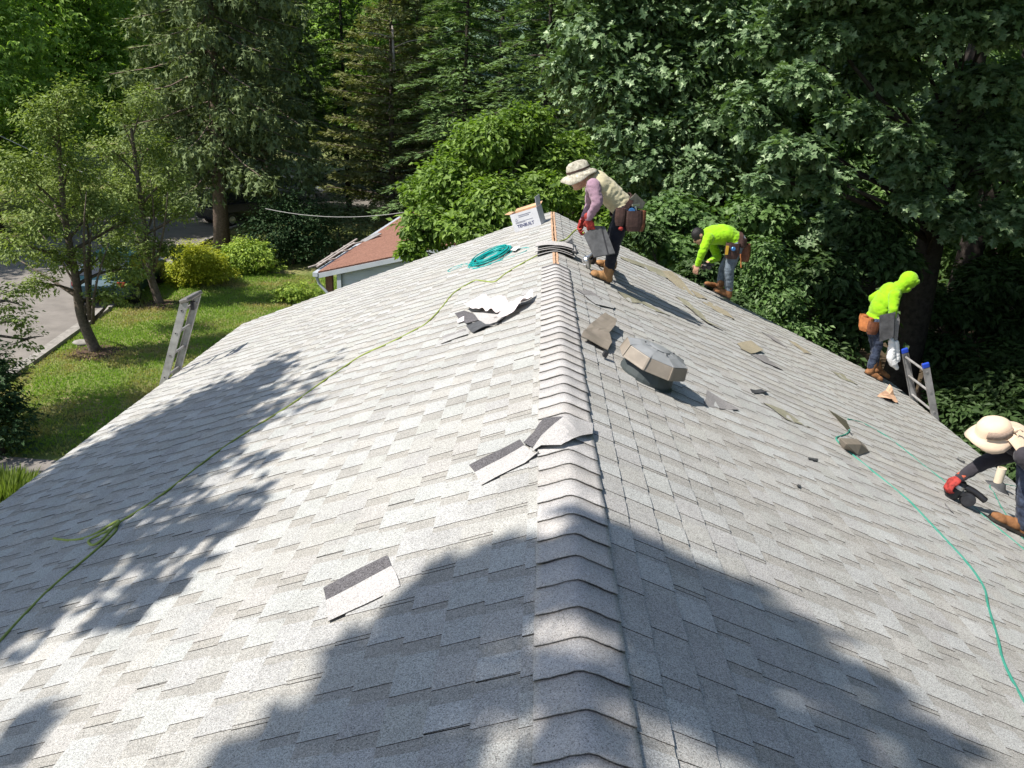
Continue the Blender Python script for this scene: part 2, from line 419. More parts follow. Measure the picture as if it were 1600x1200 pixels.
for sg in (-1, 1):
    X, U, N = side_frame(sg); E0 = eave_pt(sg)
    Lr = (abs(XL if sg < 0 else XR)) / CA
    nc = int((Lr - .045) / EXPO)
    for c in range(nc + 1):
        j0 = -int(c * .152 / .9965) - 1; y = YNEAR - 1.0 + c * .152 + j0 * .9965 + random.uniform(-.006, .006); jj = j0 - 1
        while y < YFAR:
            jj += 1
            y0, y1 = y, y + .995
            if y1 > YNEAR + .2:
                P = E0 + U * (c * EXPO) + Vector((0, (y0 if sg > 0 else y1), 0))
                mid = P + Vector((0, .5 * sg, 0)) + U * .07
                d = mid - CAM; dep = d.dot(FWD)
                px = 800 + F_PX * d.dot(RGT) / dep if dep > .2 else 1e5; py = 600 - F_PX * d.dot(UPV) / dep if dep > .2 else 1e5
                vis = dep > .2 and -250 < px < 1850 and 250 < py < 1400
                area = abs(d.normalized().dot(N)) / d.length ** 2 * (1 if vis else 0)
                clip = None
                if y1 > YFAR + .012: clip = YFAR + .012
                top_clip = Lr - c * EXPO < EXPO + .03
                recs.append((area, sg, P, (jj * 7 + (3 if sg > 0 else 0)) % NVAR if random.random() < .72 else random.randrange(NVAR), clip, c, nc, Lr))
            y += .9965
def frame_matrix(sg, P):
    X, U, N = side_frame(sg); mm = Matrix.Identity(4)
    for i in range(3): mm[i][0] = X[i]; mm[i][1] = U[i]; mm[i][2] = N[i]; mm[i][3] = P[i]
    return mm
recs.sort(key=lambda q: -q[0])
for k, (V, F, T) in enumerate(VAR):
    VME.append(fast_mesh('shingle', V, F, tone=T, mats=[M['shingle']]))
n_ind = 0; sv, sf, st = [], [], []; base = 0
for area, sg, P, k, clip, c, nc, Lr in recs:
    V, F, T = VAR[k]
    short = clip is not None or (Lr - c * EXPO) < EXPO + .03
    if n_ind < 300 and not short and area > 0:
        o = link('shingle', VME[k], None); o.parent = roof
        o.matrix_parent_inverse = roof.matrix_world.inverted()
        o.matrix_world = frame_matrix(sg, P) @ Matrix.Rotation(random.uniform(-.0012, .0012), 4, 'Z')
        n_ind += 1
    else:
        X, U, N = [np.array(q) for q in side_frame(sg)]
        W = V.copy()
        lim = Lr - c * EXPO - .012
        W[:, 1] = np.minimum(W[:, 1], lim)
        W = W[:, :1] * X + W[:, 1:2] * U + W[:, 2:] * N + np.array(P)
        if clip is not None: W[:, 1] = np.minimum(W[:, 1], clip)
        sv.append(W); sf += [tuple(i + base for i in f) for f in F]; st.append(T); base += len(V)
o = link('shingle_courses', fast_mesh('shingle_courses', np.concatenate(sv), sf, tone=np.concatenate(st), mats=[M['shingle']]), roof)
tag(o, kind='stuff')

# ridge caps: bent pieces, butt towards the camera, one over the other
CAPEXP = .1455
def cap_mesh(k, length=CAPEXP + .03, dark=0.0):
    r = random.Random(500 + k); hw = .150; prof = []
    n = 12
    for i in range(n + 1):
        t = -1 + 2 * i / n; x = t * hw * CA
        a = abs(x); rr = .028
        z = -SLOPE * a if a > rr else -SLOPE * (rr / 2 + a * a / (2 * rr))
        prof.append((x, z))
    ww = [r.uniform(-.0025, .0025) for _ in prof]; V = []; T = []
    lifts = r.uniform(0, .004) ; lside = r.choice([-1, 1])
    rows = [0, .5, 1]
    col = tuple(q * r.uniform(.93, 1.06) for q in (1, 1, 1)); col = (col[0],) * 3 if r.random() < .6 else (col[0], col[0] * .985, col[0] * .96)
    for jj, tt in enumerate(rows):
        for i, (x, z) in enumerate(prof):
            y = tt * length + (ww[i] if jj == 0 else 0)
            h = .0225 - tt * length * (.0075 / CAPEXP) + (lifts * max(0, lside * (i / n * 2 - 1)) if jj == 0 else 0)
            V.append((x, y, z + h + .0045 * abs(i / n * 2 - 1) ** 4)); T.append(col)
    nn = len(V); 
    for (x, y, z) in V[:nn]: V.append((x, y, z - .0045)); T.append((.08, .08, .08))
    F = []
    w_ = n + 1
    for j in range(2):
        for i in range(n):
            F.append((j * w_ + i, j * w_ + i + 1, (j + 1) * w_ + i + 1, (j + 1) * w_ + i))
            F.append((nn + (j + 1) * w_ + i, nn + (j + 1) * w_ + i + 1, nn + j * w_ + i + 1, nn + j * w_ + i))
    for i in range(n): F.append((i, nn + i, nn + i + 1, i + 1)); F.append((2 * w_ + i + 1, nn + 2 * w_ + i + 1, nn + 2 * w_ + i, 2 * w_ + i))
    for j in range(2):
        F.append((j * w_, (j + 1) * w_, nn + (j + 1) * w_, nn + j * w_)); e = j * w_ + n
        F.append((e + w_, e, nn + e, nn + e + w_))
    return V, F, T
CAPV = []
for k in range(10):
    V, F, T = cap_mesh(k); me = fast_mesh('ridge_cap', V, F, tone=T, mats=[M['cap']], smooth=False)
    me.polygons.foreach_set('use_smooth', np.array([i < 4 * 12 for i in range(len(F))])); CAPV.append(me)
Y_CAPEND = 7.42
y = YNEAR + .02; i = 0
ncap = int((Y_CAPEND - y) / CAPEXP)
y = Y_CAPEND - ncap * CAPEXP
for i in range(ncap):
    o = link('ridge_cap', CAPV[i % 7 if i % 3 else (i * 5) % 10], None); o.parent = roof; o.matrix_parent_inverse = roof.matrix_world.inverted()
    o.matrix_world = Matrix.Translation((random.uniform(-.004, .004), y, RIDGE + .006)) @ Matrix.Rotation(random.uniform(-.008, .008), 4, 'Z')
    y += CAPEXP
# dark unexposed strip of the last cap
V, F, T = cap_mesh(77, .075); me = fast_mesh('cap_strip', V, F, tone=T, mats=[M['dark_granule']])
o = link('cap_strip', me, None); o.parent = roof; o.matrix_parent_inverse = roof.matrix_world.inverted(); o.matrix_world = Matrix.Translation((0, Y_CAPEND + .002, RIDGE + .001))
# bare wood along the open slot
b = MB()
for i in range(40):
    yy = Y_CAPEND + .08 + i * .094
    if yy > YFAR - .06: break
    for sg in (-1, 1):
        b.tone = random.uniform(.7, 1.1)
        b.bar((sg * random.uniform(.014, .02), yy, RIDGE + .0035), (sg * random.uniform(.014, .02), yy + .092, RIDGE + .0035), random.uniform(.018, .028), .004)
b.build('bare_wood_strip', M['slot_wood'], roof)
# ------------------------------------------------------------------ leaves
def leaf_template(kind):
    if kind == 'simple':      # small pointed leaf folded on its midrib
        V = [(0, 0, 0), (.27, .45, .09), (0, 1, -.05), (-.27, .45, .09)]; F = [(0, 1, 2), (0, 2, 3)]
    elif kind == 'peach':     # long drooping blade
        V = [(0, 0, 0), (.13, .4, .03), (0, 1, -.25), (-.13, .4, .03)]; F = [(0, 1, 2), (0, 2, 3)]
    elif kind == 'oak':
        o = [(0, 0), (.20, .15), (.10, .27), (.34, .43), (.13, .49), (.40, .74), (.15, .78), (0, 1.0)]
        pts = o + [(-x, y) for x, y in o[-2:0:-1]]
        V = [(0, .5, -.03)] + [(x, y, .12 * abs(x) - .12 * (y - .5) ** 2) for x, y in pts]; n = len(pts)
        F = [(0, 1 + i, 1 + (i + 1) % n) for i in range(n)]
    elif kind == 'maple':
        o = [(0, 0), (.42, .1), (.3, .3), (.5, .52), (.22, .5), (.18, .72), (0, 1.0)]
        pts = o + [(-x, y) for x, y in o[-2:0:-1]]
        V = [(0, .35, -.03)] + [(x, y, .15 * abs(x) - .1 * y * y) for x, y in pts]; n = len(pts)
        F = [(0, 1 + i, 1 + (i + 1) % n) for i in range(n)]
    elif kind == 'spray':     # needle spray: a lance with two side fingers
        V = [(0, 0, 0), (.07, .35, .02), (.28, .55, -.03), (.07, .6, 0), (0, 1, -.08), (-.07, .6, 0), (-.26, .62, -.03), (-.07, .35, .02)]
        F = [(0, 1, 7), (1, 2, 3), (1, 3, 5), (1, 5, 7), (3, 4, 5), (7, 5, 6)]
    elif kind == 'strand':    # hanging twig set with needles
        V = [(0, 0, 0), (.05, .3, .02), (0, 1, 0), (-.05, .45, -.02)]; F = [(0, 1, 2), (0, 2, 3)]
    elif kind == 'cluster':   # three pointed leaves on one stalk, for far crowns
        V = []; F = []
        for a in (-.9, 0, .9):
            b = len(V); c, s_ = math.cos(a), math.sin(a); L = 1 - .2 * abs(a)
            for x, y, z in ((0, 0, 0), (.2, .5, .08), (0, 1, -.12), (-.2, .5, .08)):
                V.append(((x * c + y * s_) * L, (-x * s_ + y * c) * L, z))
            F += [(b, b + 1, b + 2), (b, b + 2, b + 3)]
    return np.array(V, dtype=np.float32), np.array(F, dtype=np.int32)
def norm(a): return a / np.maximum(np.linalg.norm(a, axis=1, keepdims=True), 1e-9)
def leaves(name, P, Nn, D, size, kind, mat, parent, tone=None):
    """P positions, Nn leaf normals, D tip directions, size lengths"""
    tv, tf = leaf_template(kind); n = len(P)
    Nn = norm(Nn); D = D - (D * Nn).sum(1, keepdims=True) * Nn; D = norm(D); Bn = np.cross(D, Nn)
    W = (P[:, None, :] + size[:, None, None] * (tv[None, :, 0:1] * Bn[:, None, :] + tv[None, :, 1:2] * D[:, None, :] + tv[None, :, 2:3] * Nn[:, None, :])).reshape(-1, 3)
    F = (tf[None] + (np.arange(n) * len(tv))[:, None, None]).reshape(-1, 3)
    if tone is None: tone = rng.random(n)
    T = np.repeat(np.clip(tone, 0, 1), len(tv))
    me = fast_mesh(name, W, F, tone=T, mats=[mat])
    return link(name, me, parent)
def rand_unit(n):
    v = rng.normal(size=(n, 3)); return norm(v)

def blob_points(clumps, n, sub=14, spread=.28, shell=.55):
    """scatter in ellipsoids, gathered in sprays; returns P, outward, spray id"""
    vol = np.array([c[3] * c[4] * c[5] for c in clumps]) ** .75; pr = vol / vol.sum()
    which = rng.choice(len(clumps), size=max(4, n // sub), p=pr)
    C = np.array([c[:3] for c in clumps])[which]; R = np.array([c[3:6] for c in clumps])[which]
    u = rand_unit(len(which)); rad = (shell + (1 - shell) * rng.random(len(which))) ** .8
    rad *= 1 + .18 * rng.normal(size=len(which))
    sp = C + u * R * rad[:, None]
    sid = rng.integers(0, len(which), n)
    rr = np.minimum(R.min(axis=1), 1.2)
    j = rng.normal(size=(n, 3)) * (rr[sid] * spread)[:, None]; j[:, 2] *= .55
    return sp[sid] + j, u[sid], sid, sp, C, R
def limb_path(a, b, bend=.12, n=5, sag=0):
    a, b = Vector(a), Vector(b); L = (b - a).length; pts = []
    off = Vector((random.uniform(-1, 1), random.uniform(-1, 1), random.uniform(-.3, 1))) * L * bend
    for i in range(n + 1):
        t = i / n; pts.append(a.lerp(b, t) + off * math.sin(t * math.pi) + Vector((0, 0, -sag * t * t)))
    return pts

def broadleaf(name, label, trunk, clumps, n, size, kind, mat, bark, cat='tree', group=None, r0=.15, sub=14, spread=.28, droop=.25, up=.8,
              limbs=True, lk=.028, extra=None, twigs=0, shell=.55, szvar=.36, parent_empty=True, tonebias=0):
    """trunk: list of points (world); clumps: (x,y,z,rx,ry,rz)"""
    base = Vector(trunk[0]); root = empty(name, base, label, cat, group)
    tb = MB(); tp = smooth_path(trunk, 5); k = len(tp)
    rs = [r0 * (1.25 if i == 0 else 1) * (1 - .7 * i / (k - 1)) for i in range(k)]
    tb.tube(tp, rs, 9); tb.build('trunk', bark, root, smooth=True)
    if limbs:
        lb = MB()
        for c in clumps:
            c3 = Vector(c[:3]); bi = min(range(k), key=lambda i: (tp[i] - c3).length + (0 if tp[i].z < c3.z - .15 * abs(c3.z - base.z) else 3))
            L = (c3 - tp[bi]).length
            if L < .1: continue
            r1 = min(rs[bi] * .7, .02 + lk * L); pth = limb_path(tp[bi], c3, .1, 5)
            lb.tube(pth, [r1 * (1 - .75 * i / 5) for i in range(6)], 5)
            for q in range(twigs):
                st = pth[random.choice([2, 3, 4, 5])]; uu = Vector(rand_unit(1)[0]); uu.z *= .6
                e = c3 + Vector((uu.x * c[3], uu.y * c[4], uu.z * c[5])) * .85
                lb.tube(limb_path(st, e, .1, 3), [r1 * .35, r1 * .25, r1 * .16, r1 * .07], 4)
        lb.build('limbs', bark, root, smooth=True)
    P, out, sid, sp, C, R = blob_points(clumps, n, sub, spread, shell)
    if extra:
        P2, out2, sid2, sp2, _, _ = blob_points(extra[0], extra[1], sub, .3, .3); n2 = len(P2)
        leaves('upper_crown', P2, out2 * .45 + np.array([0, 0, up]) + rand_unit(n2) * .55, out2 * .7 + rand_unit(n2), size * 1.25 * (.7 + .6 * rng.random(n2)), 'simple', mat, root, .45 + .2 * rng.normal(size=n2))
    N = out * .45 + np.array([0, 0, up]) + rand_unit(n) * .55
    D = out * .7 + rand_unit(n) * .7 + np.array([0, 0, -droop])
    sz = size * (1 + szvar * rng.normal(size=n)).clip(.5, 1.6)
    tn = .45 + .22 * rng.normal(size=n) + .15 * rng.normal(size=len(sp))[sid] + tonebias
    leaves('crown', P, N, D, sz, kind, mat, root, tn)
    return root

def clumps_px(lst, depth=1.0):
    """(px, py, Y, rx px, rz px) -> world ellipsoids"""
    out = []
    for q in lst:
        px, py, Y, rx, rz = q[:5]; p = at_y(px, py, Y); dep = (p - CAM).dot(FWD); k = dep / F_PX
        out.append((p.x, p.y, p.z, rx * k, (rx * k if len(q) < 6 else q[5]) * depth, rz * k))
    return out

L_young = leaf_mat('olive_green_leaf', (.062, .086, .022), (.165, .205, .056), .4, .07)
L_bright = leaf_mat('bright_green_leaf', (.040, .075, .012), (.15, .225, .035), .42, .07, k=1.6)
L_oak = leaf_mat('oak_leaf', (.028, .058, .022), (.095, .145, .062), .28, .16, .38)
L_maple = leaf_mat('maple_leaf', (.025, .055, .016), (.08, .14, .035), .34, .10)
L_under = leaf_mat('shade_darkened_leaf', (.018, .04, .012), (.055, .095, .028), .3, .06, k=1.3)  # darker than the maple leaf: the wood's shade is put into the colour
L_wood = leaf_mat('woodland_leaf', (.038, .07, .018), (.13, .20, .05), .42, .06, k=2.2)
L_woodb = leaf_mat('light_woodland_leaf', (.055, .095, .018), (.18, .26, .06), .45, .06, k=2.1)
L_spruce = leaf_mat('spruce_needles', (.036, .052, .022), (.11, .135, .06), .2, .04, k=2)
L_hem = leaf_mat('hemlock_needles', (.036, .064, .026), (.10, .145, .055), .22, .04, k=2)
L_larch = leaf_mat('olive_brown_needles', (.055, .066, .024), (.14, .145, .06), .22, .04, k=1.8)
L_pine = leaf_mat('blue_green_needles', (.05, .085, .06), (.12, .17, .13), .15, .05)
L_gold = leaf_mat('golden_foliage', (.14, .17, .012), (.38, .38, .03), .35, .05, k=1.35)
L_hedge = leaf_mat('yellow_green_foliage', (.06, .11, .012), (.24, .30, .04), .35, .08)
L_rhodo = leaf_mat('dark_shrub_leaf', (.008, .022, .008), (.022, .045, .016), .2, .05)
L_grass = leaf_mat('grass_blade', (.07, .11, .016), (.19, .24, .06), .4, .04, k=1.2)
L_straw = leaf_mat('lawn_blade', (.24, .20, .10), (.14, .21, .04), .4, .03, k=1.7)

# ------------------------------------------------------------------ young trees on the lawn
pA = at_z(150, 550)
A = clumps_px([(70, 190, 18.6, 42, 45), (110, 150, 19, 34, 32), (30, 270, 18.2, 48, 45), (112, 255, 19.2, 45, 50), (60, 345, 18, 50, 34),
               (150, 320, 19.3, 42, 40), (25, 385, 17.6, 42, 28), (95, 400, 18.6, 50, 22), (165, 395, 19.4, 40, 26), (200, 345, 19.6, 26, 30),
               (60, 445, 18.2, 40, 18), (178, 458, 19.0, 38, 20), (205, 420, 19.6, 30, 24), (85, 300, 20.2, 45, 40)])
Tr = [pA, pA + Vector((-.25, 0, 1.0)), at_y(118, 430, 18.9), at_y(100, 330, 18.9), at_y(92, 220, 19)]
TT = tA = broadleaf('street_tree', 'young olive-green tree in brown mulch nearest the driveway, forked low into many stems', Tr, A, 18500, .085, 'simple', L_young, M['bark'],
          group='young trees along the lawn', r0=.15, twigs=4, spread=.24, shell=.2, sub=16)
for (x1, y1, x2, y2) in ((140, 500, 150, 330), (142, 495, 135, 300), (135, 490, 60, 360), (145, 505, 170, 380), (130, 470, 20, 400), (146, 500, 180, 455), (138, 480, 118, 270)):
    a = at_y(x1, y1, 18.9); b_ = at_y(x2, y2, 18.9 + random.uniform(-.7, .7)); st_ = MB(); st_.tube(limb_path(a, b_, .06, 5), [.055, .045, .035, .028, .02, .01], 6); st_.build('stem', M['bark'], TT, smooth=True)
pB = at_z(250, 475)
B = clumps_px([(185, 170, 23.5, 28, 30), (225, 160, 24, 26, 30), (175, 235, 23.5, 30, 32), (235, 230, 24.3, 36, 34), (265, 275, 24, 30, 30), (190, 300, 23.4, 34, 28),
               (240, 320, 24.4, 36, 28), (285, 325, 24, 22, 26), (180, 365, 23, 30, 26), (225, 385, 23.8, 36, 22), (262, 385, 24.3, 24, 16), (150, 280, 23.4, 18, 26),
               (190, 425, 23.2, 28, 18), (215, 290, 25, 40, 40)])
Tr = [pB, pB + Vector((-.2, 0, .9)), at_y(232, 400, 23.9), at_y(218, 300, 23.9), at_y(205, 200, 23.8)]
TT = tB = broadleaf('street_tree', 'second young tree on the lawn, leaning slim trunk, between road and golden shrub', Tr, B, 13500, .095, 'simple', L_young, M['bark'],
          group='young trees along the lawn', r0=.14, twigs=4, spread=.24, shell=.2, sub=16)
for (x1, y1, x2, y2) in ((240, 440, 210, 350), (238, 430, 262, 300), (236, 420, 180, 300), (238, 425, 235, 280), (243, 450, 215, 385)):
    a = at_y(x1, y1, 23.9); b_ = at_y(x2, y2, 23.9 + random.uniform(-.7, .7)); st_ = MB(); st_.tube(limb_path(a, b_, .06, 5), [.055, .045, .035, .028, .02, .01], 6); st_.build('stem', M['bark'], TT, smooth=True)
for pp, rr, lb_ in ((pA, .62, 'ring of brown mulch round the foot of the young tree nearest the driveway'), (pB, .6, 'small ring of brown mulch round the foot of the second young tree')):
    mb = MB()
    for i in range(150):
        a = random.uniform(0, 6.28); q = rr * 1.25 * math.sqrt(random.random()); c = pp + Vector((math.cos(a) * q, math.sin(a) * q, random.uniform(.005, .04) * (1 - q / rr / 1.6)))
        R_ = Matrix.Rotation(random.uniform(0, 3), 3, 'Z') @ Matrix.Rotation(random.uniform(-.5, .5), 3, 'X'); mb.box(c, (random.uniform(.06, .16), .04, .015), R_)
    mb.lathe([(rr, 0.0), (rr * .8, .03), (.05, .05)], pp + Vector((0, 0, .001)), seg=20)
    tag(mb.build('mulch', M['mulch']), lb_, 'mulch', kind='stuff')
# third tree, most of it left of the picture
C_ = [(-12.3, 13.4, 4.3, 1.3, 1.3, .9), (-12.9, 13.9, 5.4, 1.3, 1.3, 1.1), (-11.6, 14.0, 5.0, .8, .8, .8), (-11.5, 13.2, 3.4, .8, .8, .6), (-12.0, 14.5, 3.7, .9, .8, .6), (-13.2, 13.0, 3.6, 1, 1, .8), (-12.4, 13.5, 6.5, 1, 1, .9)]
C_ += clumps_px([(10, 470, 14.2, 40, 26), (40, 530, 14.0, 30, 20), (5, 565, 13.6, 40, 22), (35, 585, 13.8, 18, 12), (20, 500, 14, 40, 24)])
broadleaf('street_tree', 'tree at the left picture edge whose lowest branches hang before the road', [(-12.5, 13.6, 0), (-12.5, 13.6, 1.2), (-12.4, 13.6, 3), (-12.4, 13.5, 5.6)], C_, 16500, .08, 'simple', L_young, M['bark'],
          group='young trees along the lawn', r0=.16, twigs=4, spread=.24, shell=.2, sub=14)

# trees standing left of and behind the camera: their crowns shade the roof
def caster(px, py, t, r, rz):
    p = on_roof(px, py) - SDIR * t; return (p.x, p.y, p.z, r, r, rz)
S1 = [caster(430, 575, 8.2, .26, .24), caster(300, 640, 8.6, .62, .4), caster(190, 700, 8.8, .6, .42), caster(80, 770, 9, .7, .5), caster(250, 750, 8.2, .55, .4),
      caster(330, 700, 8.6, .36, .25), caster(120, 880, 8, .42, .36), caster(20, 900, 8.4, .5, .4), caster(200, 850, 7.8, .4, .3), caster(335, 815, 7.6, .3, .22), caster(-60, 850, 9, .8, .6),
      caster(215, 935, 7.4, .22, .2), caster(395, 600, 8.4, .3, .25), caster(-150, 700, 9, .9, .7), caster(-40, 1000, 8.6, .45, .4), caster(60, 690, 9.2, .5, .4), caster(400, 720, 8, .14, .12)]
S1 += [caster(60, 830, 8.6, .5, .34), caster(150, 800, 8.7, .45, .3), caster(90, 935, 8.2, .3, .24), caster(280, 860, 7.8, .22, .18), caster(240, 700, 8.6, .4, .3), caster(360, 640, 8.4, .34, .25)]
S1x = [(-8.6, 3.4, 12, 1.4, 1.4, 1.0), (-9.4, 1.8, 10.5, 1.3, 1.3, .9), (-9.6, 4.4, 9.3, 1.2, 1.2, .9), (-8.8, 2.6, 13.2, 1.0, 1.0, .8)]
broadleaf('shade_tree', 'feathery tree outside the left picture edge that dapples the left roof slope', [(-9.2, 2.6, 0), (-9.1, 2.7, 4), (-9.0, 2.9, 8), (-8.8, 3.0, 12)], S1, 12500, .175, 'simple', L_young, M['bark'],
          r0=.22, lk=.006, extra=(S1x, 2500), twigs=3, spread=.30, shell=.1, sub=12)
S2 = [caster(x, y, 10 + .4 * math.sin(x), r, r * .9) for x, y, r in ((760, 875, .11), (700, 930, .16), (640, 990, .16), (580, 1050, .15), (530, 1110, .13), (480, 1170, .12), (410, 1200, .09), (665, 1060, .15), (745, 990, .15), (795, 930, .12),
      (725, 1065, .11), (620, 1140, .13), (700, 1175, .1), (560, 1195, .11), (860, 875, .13), (920, 875, .13), (985, 860, .11), (885, 950, .1), (905, 1095, .1), (935, 1160, .09), (1040, 900, .15), (1100, 945, .17), (1180, 955, .15),
      (1240, 1000, .15), (1150, 1030, .16), (1290, 1060, .14), (1230, 1090, .15), (1345, 1100, .12), (1400, 1120, .1), (1320, 1150, .13), (1190, 1160, .1), (1060, 1010, .11), (1260, 1185, .12), (1450, 1155, .09), (1390, 1190, .1), (40, 1150, .1), (10, 1175, .08))]
S2x = [(-6.4, -4.4, 12.5, 1.2, 1.0, .9), (-7.0, -5.6, 11, 1.4, 1.4, 1.0), (-6.2, -4.0, 13.8, 1.1, .9, .9)]
broadleaf('shade_tree', 'tall tree behind the camera whose crown throws the big shadow across the near ridge', [(-6.6, -5.6, 0), (-6.6, -5.6, 4.5), (-6.4, -5.3, 9), (-6.2, -4.8, 12.5)], S2, 1500, .15, 'maple', L_wood, M['bark'],
          r0=.26, lk=.004, extra=(S2x, 2500), twigs=0, spread=.4, shell=.05, sub=14)

# ------------------------------------------------------------------ shrubs
def shrub(name, label, px, py, rx, h, n, size, kind, mat, tiers=6, up=.8, lean=0, cat='shrub', ry=None, droop=.1):
    p = at_z(px, py); cl = []
    for i in range(tiers):
        a = random.uniform(0, 6.28); q = random.uniform(.25, .75)
        cl.append((p.x + math.cos(a) * rx * q, p.y + math.sin(a) * (ry or rx * .7) * q, h * random.uniform(.38, .68), rx * .5, (ry or rx * .7) * .55, h * .34))
    cl.append((p.x, p.y, h * .55, rx * .62, (ry or rx * .7) * .7, h * .45)); cl.append((p.x, p.y, h * .3, rx * .92, (ry or rx * .7) * .9, h * .28))
    return broadleaf(name, label, [(p.x, p.y, 0), (p.x, p.y, h * .3), (p.x, p.y, h * .6)], cl, n, size, kind, mat, M['bark'], cat=cat, r0=.06, sub=10, spread=.16, droop=droop, up=up, shell=.75, twigs=0)
shrub('golden_shrub', 'bright golden-yellow shrub at the edge of the lawn left of the spruce trunk', 306, 443, 1.35, 1.45, 16000, .085, 'simple', L_gold, ry=1.0)
shrub('green_shrub', 'yellow-green spreading shrub right of the golden one, under the spruce', 385, 425, 1.3, 1.3, 9000, .10, 'simple', L_hedge, ry=.9)
shrub('dark_shrub', 'large dark green rounded shrub behind the lawn, left of the red-brown roof', 458, 412, 2.0, 2.9, 11000, .11, 'simple', L_rhodo, tiers=9, ry=1.5)
shrub('dark_shrub', 'low dark shrub squeezed between the large dark shrub and the red-brown roof', 530, 392, 2.0, 2.5, 6000, .16, 'spray', L_spruce, tiers=8, ry=1.6)
shrub('low_hedge', 'low yellow-green hedge running towards the porch of the small building', 472, 472, 1.05, .75, 4500, .1, 'spray', L_hedge, ry=.6)
p_ = (-10.12, 12.9)
cl = [(p_[0], p_[1], .6, .55, .55, .6), (p_[0], p_[1], 1.3, .5, .5, .6), (p_[0] + .05, p_[1], 1.9, .36, .36, .5), (p_[0] - .3, p_[1] + .2, 1.0, .5, .5, .7)]
broadleaf('clipped_evergreen', 'very dark evergreen bush at the left picture edge beside the driveway', [(*p_, 0), (*p_, 1), (*p_, 1.8)], cl, 5200, .085, 'simple', L_rhodo, M['bark_dark'], cat='shrub', r0=.05, sub=10, spread=.14, shell=.75)
cl = clumps_px([(18, 652, 13.3, 30, 12), (2, 676, 13.1, 24, 14), (-10, 650, 13.3, 30, 20), (-25, 690, 13.2, 40, 30)])
broadleaf('pale_shrub', 'loose pale-tipped shrub growing behind the dark evergreen bush', [(cl[0][0] - .3, cl[0][1], 0), (cl[0][0] - .3, cl[0][1], .3), (cl[0][0] - .25, cl[0][1], .9)], cl, 1700, .09, 'simple', L_young, M['bark'], cat='shrub', r0=.03, sub=10, spread=.22, shell=.2)
# tuft of tall ornamental grass below it
gp = at_z(8, 790, 0); tuft = []
n = 3600; a = rng.random(n) * 6.28; q = np.sqrt(rng.random(n)) * .34
P = np.stack([gp.x + np.cos(a) * q, gp.y + np.sin(a) * q, np.zeros(n)], 1)
D = np.stack([np.cos(a) * (.25 + q), np.sin(a) * (.25 + q), 1.1 + 0 * a], 1) + rng.normal(size=(n, 3)) * .14
tv = leaf_template
g_root = leaves('ornamental_grass', P, np.cross(D, rand_unit(n)), D, .42 * (1 + .2 * rng.normal(size=n)), 'strand', L_grass, None, .55 + .25 * rng.normal(size=n))
tag(g_root, 'tuft of tall bright green ornamental grass at the left edge by the driveway', 'ornamental grass')

# ------------------------------------------------------------------ lawn blades where the lawn is seen
n = 100000
X_ = rng.uniform(-14.5, -4.9, n); Y_ = rng.uniform(12.9, 29, n)
ed = np.interp(Y_, [12, 17, 20.5, 24.4, 30], [-12.0, -12.5, -13.05, -13.65, -14.6]) + .12
k = X_ > ed; X_, Y_ = X_[k], Y_[k]; n = len(X_)
P = np.stack([X_, Y_, np.zeros(n)], 1); D = rand_unit(n) * .5 + np.array([0, 0, 1.0])
tn = np.array([.76 + 1.9 * noise.noise(Vector((x * .42, y * .42, 3))) + .9 * noise.noise(Vector((x * 1.7, y * 1.7, 7))) for x, y in zip(X_, Y_)]) + .22 * rng.normal(size=n)
o = leaves('lawn_blades', P, np.cross(D, rand_unit(n)), D, .055 * (1 + .3 * rng.normal(size=n)).clip(.4, 2), 'simple', L_straw, None, tn)
tag(o, 'short green grass covering the lawn', 'grass', kind='stuff')

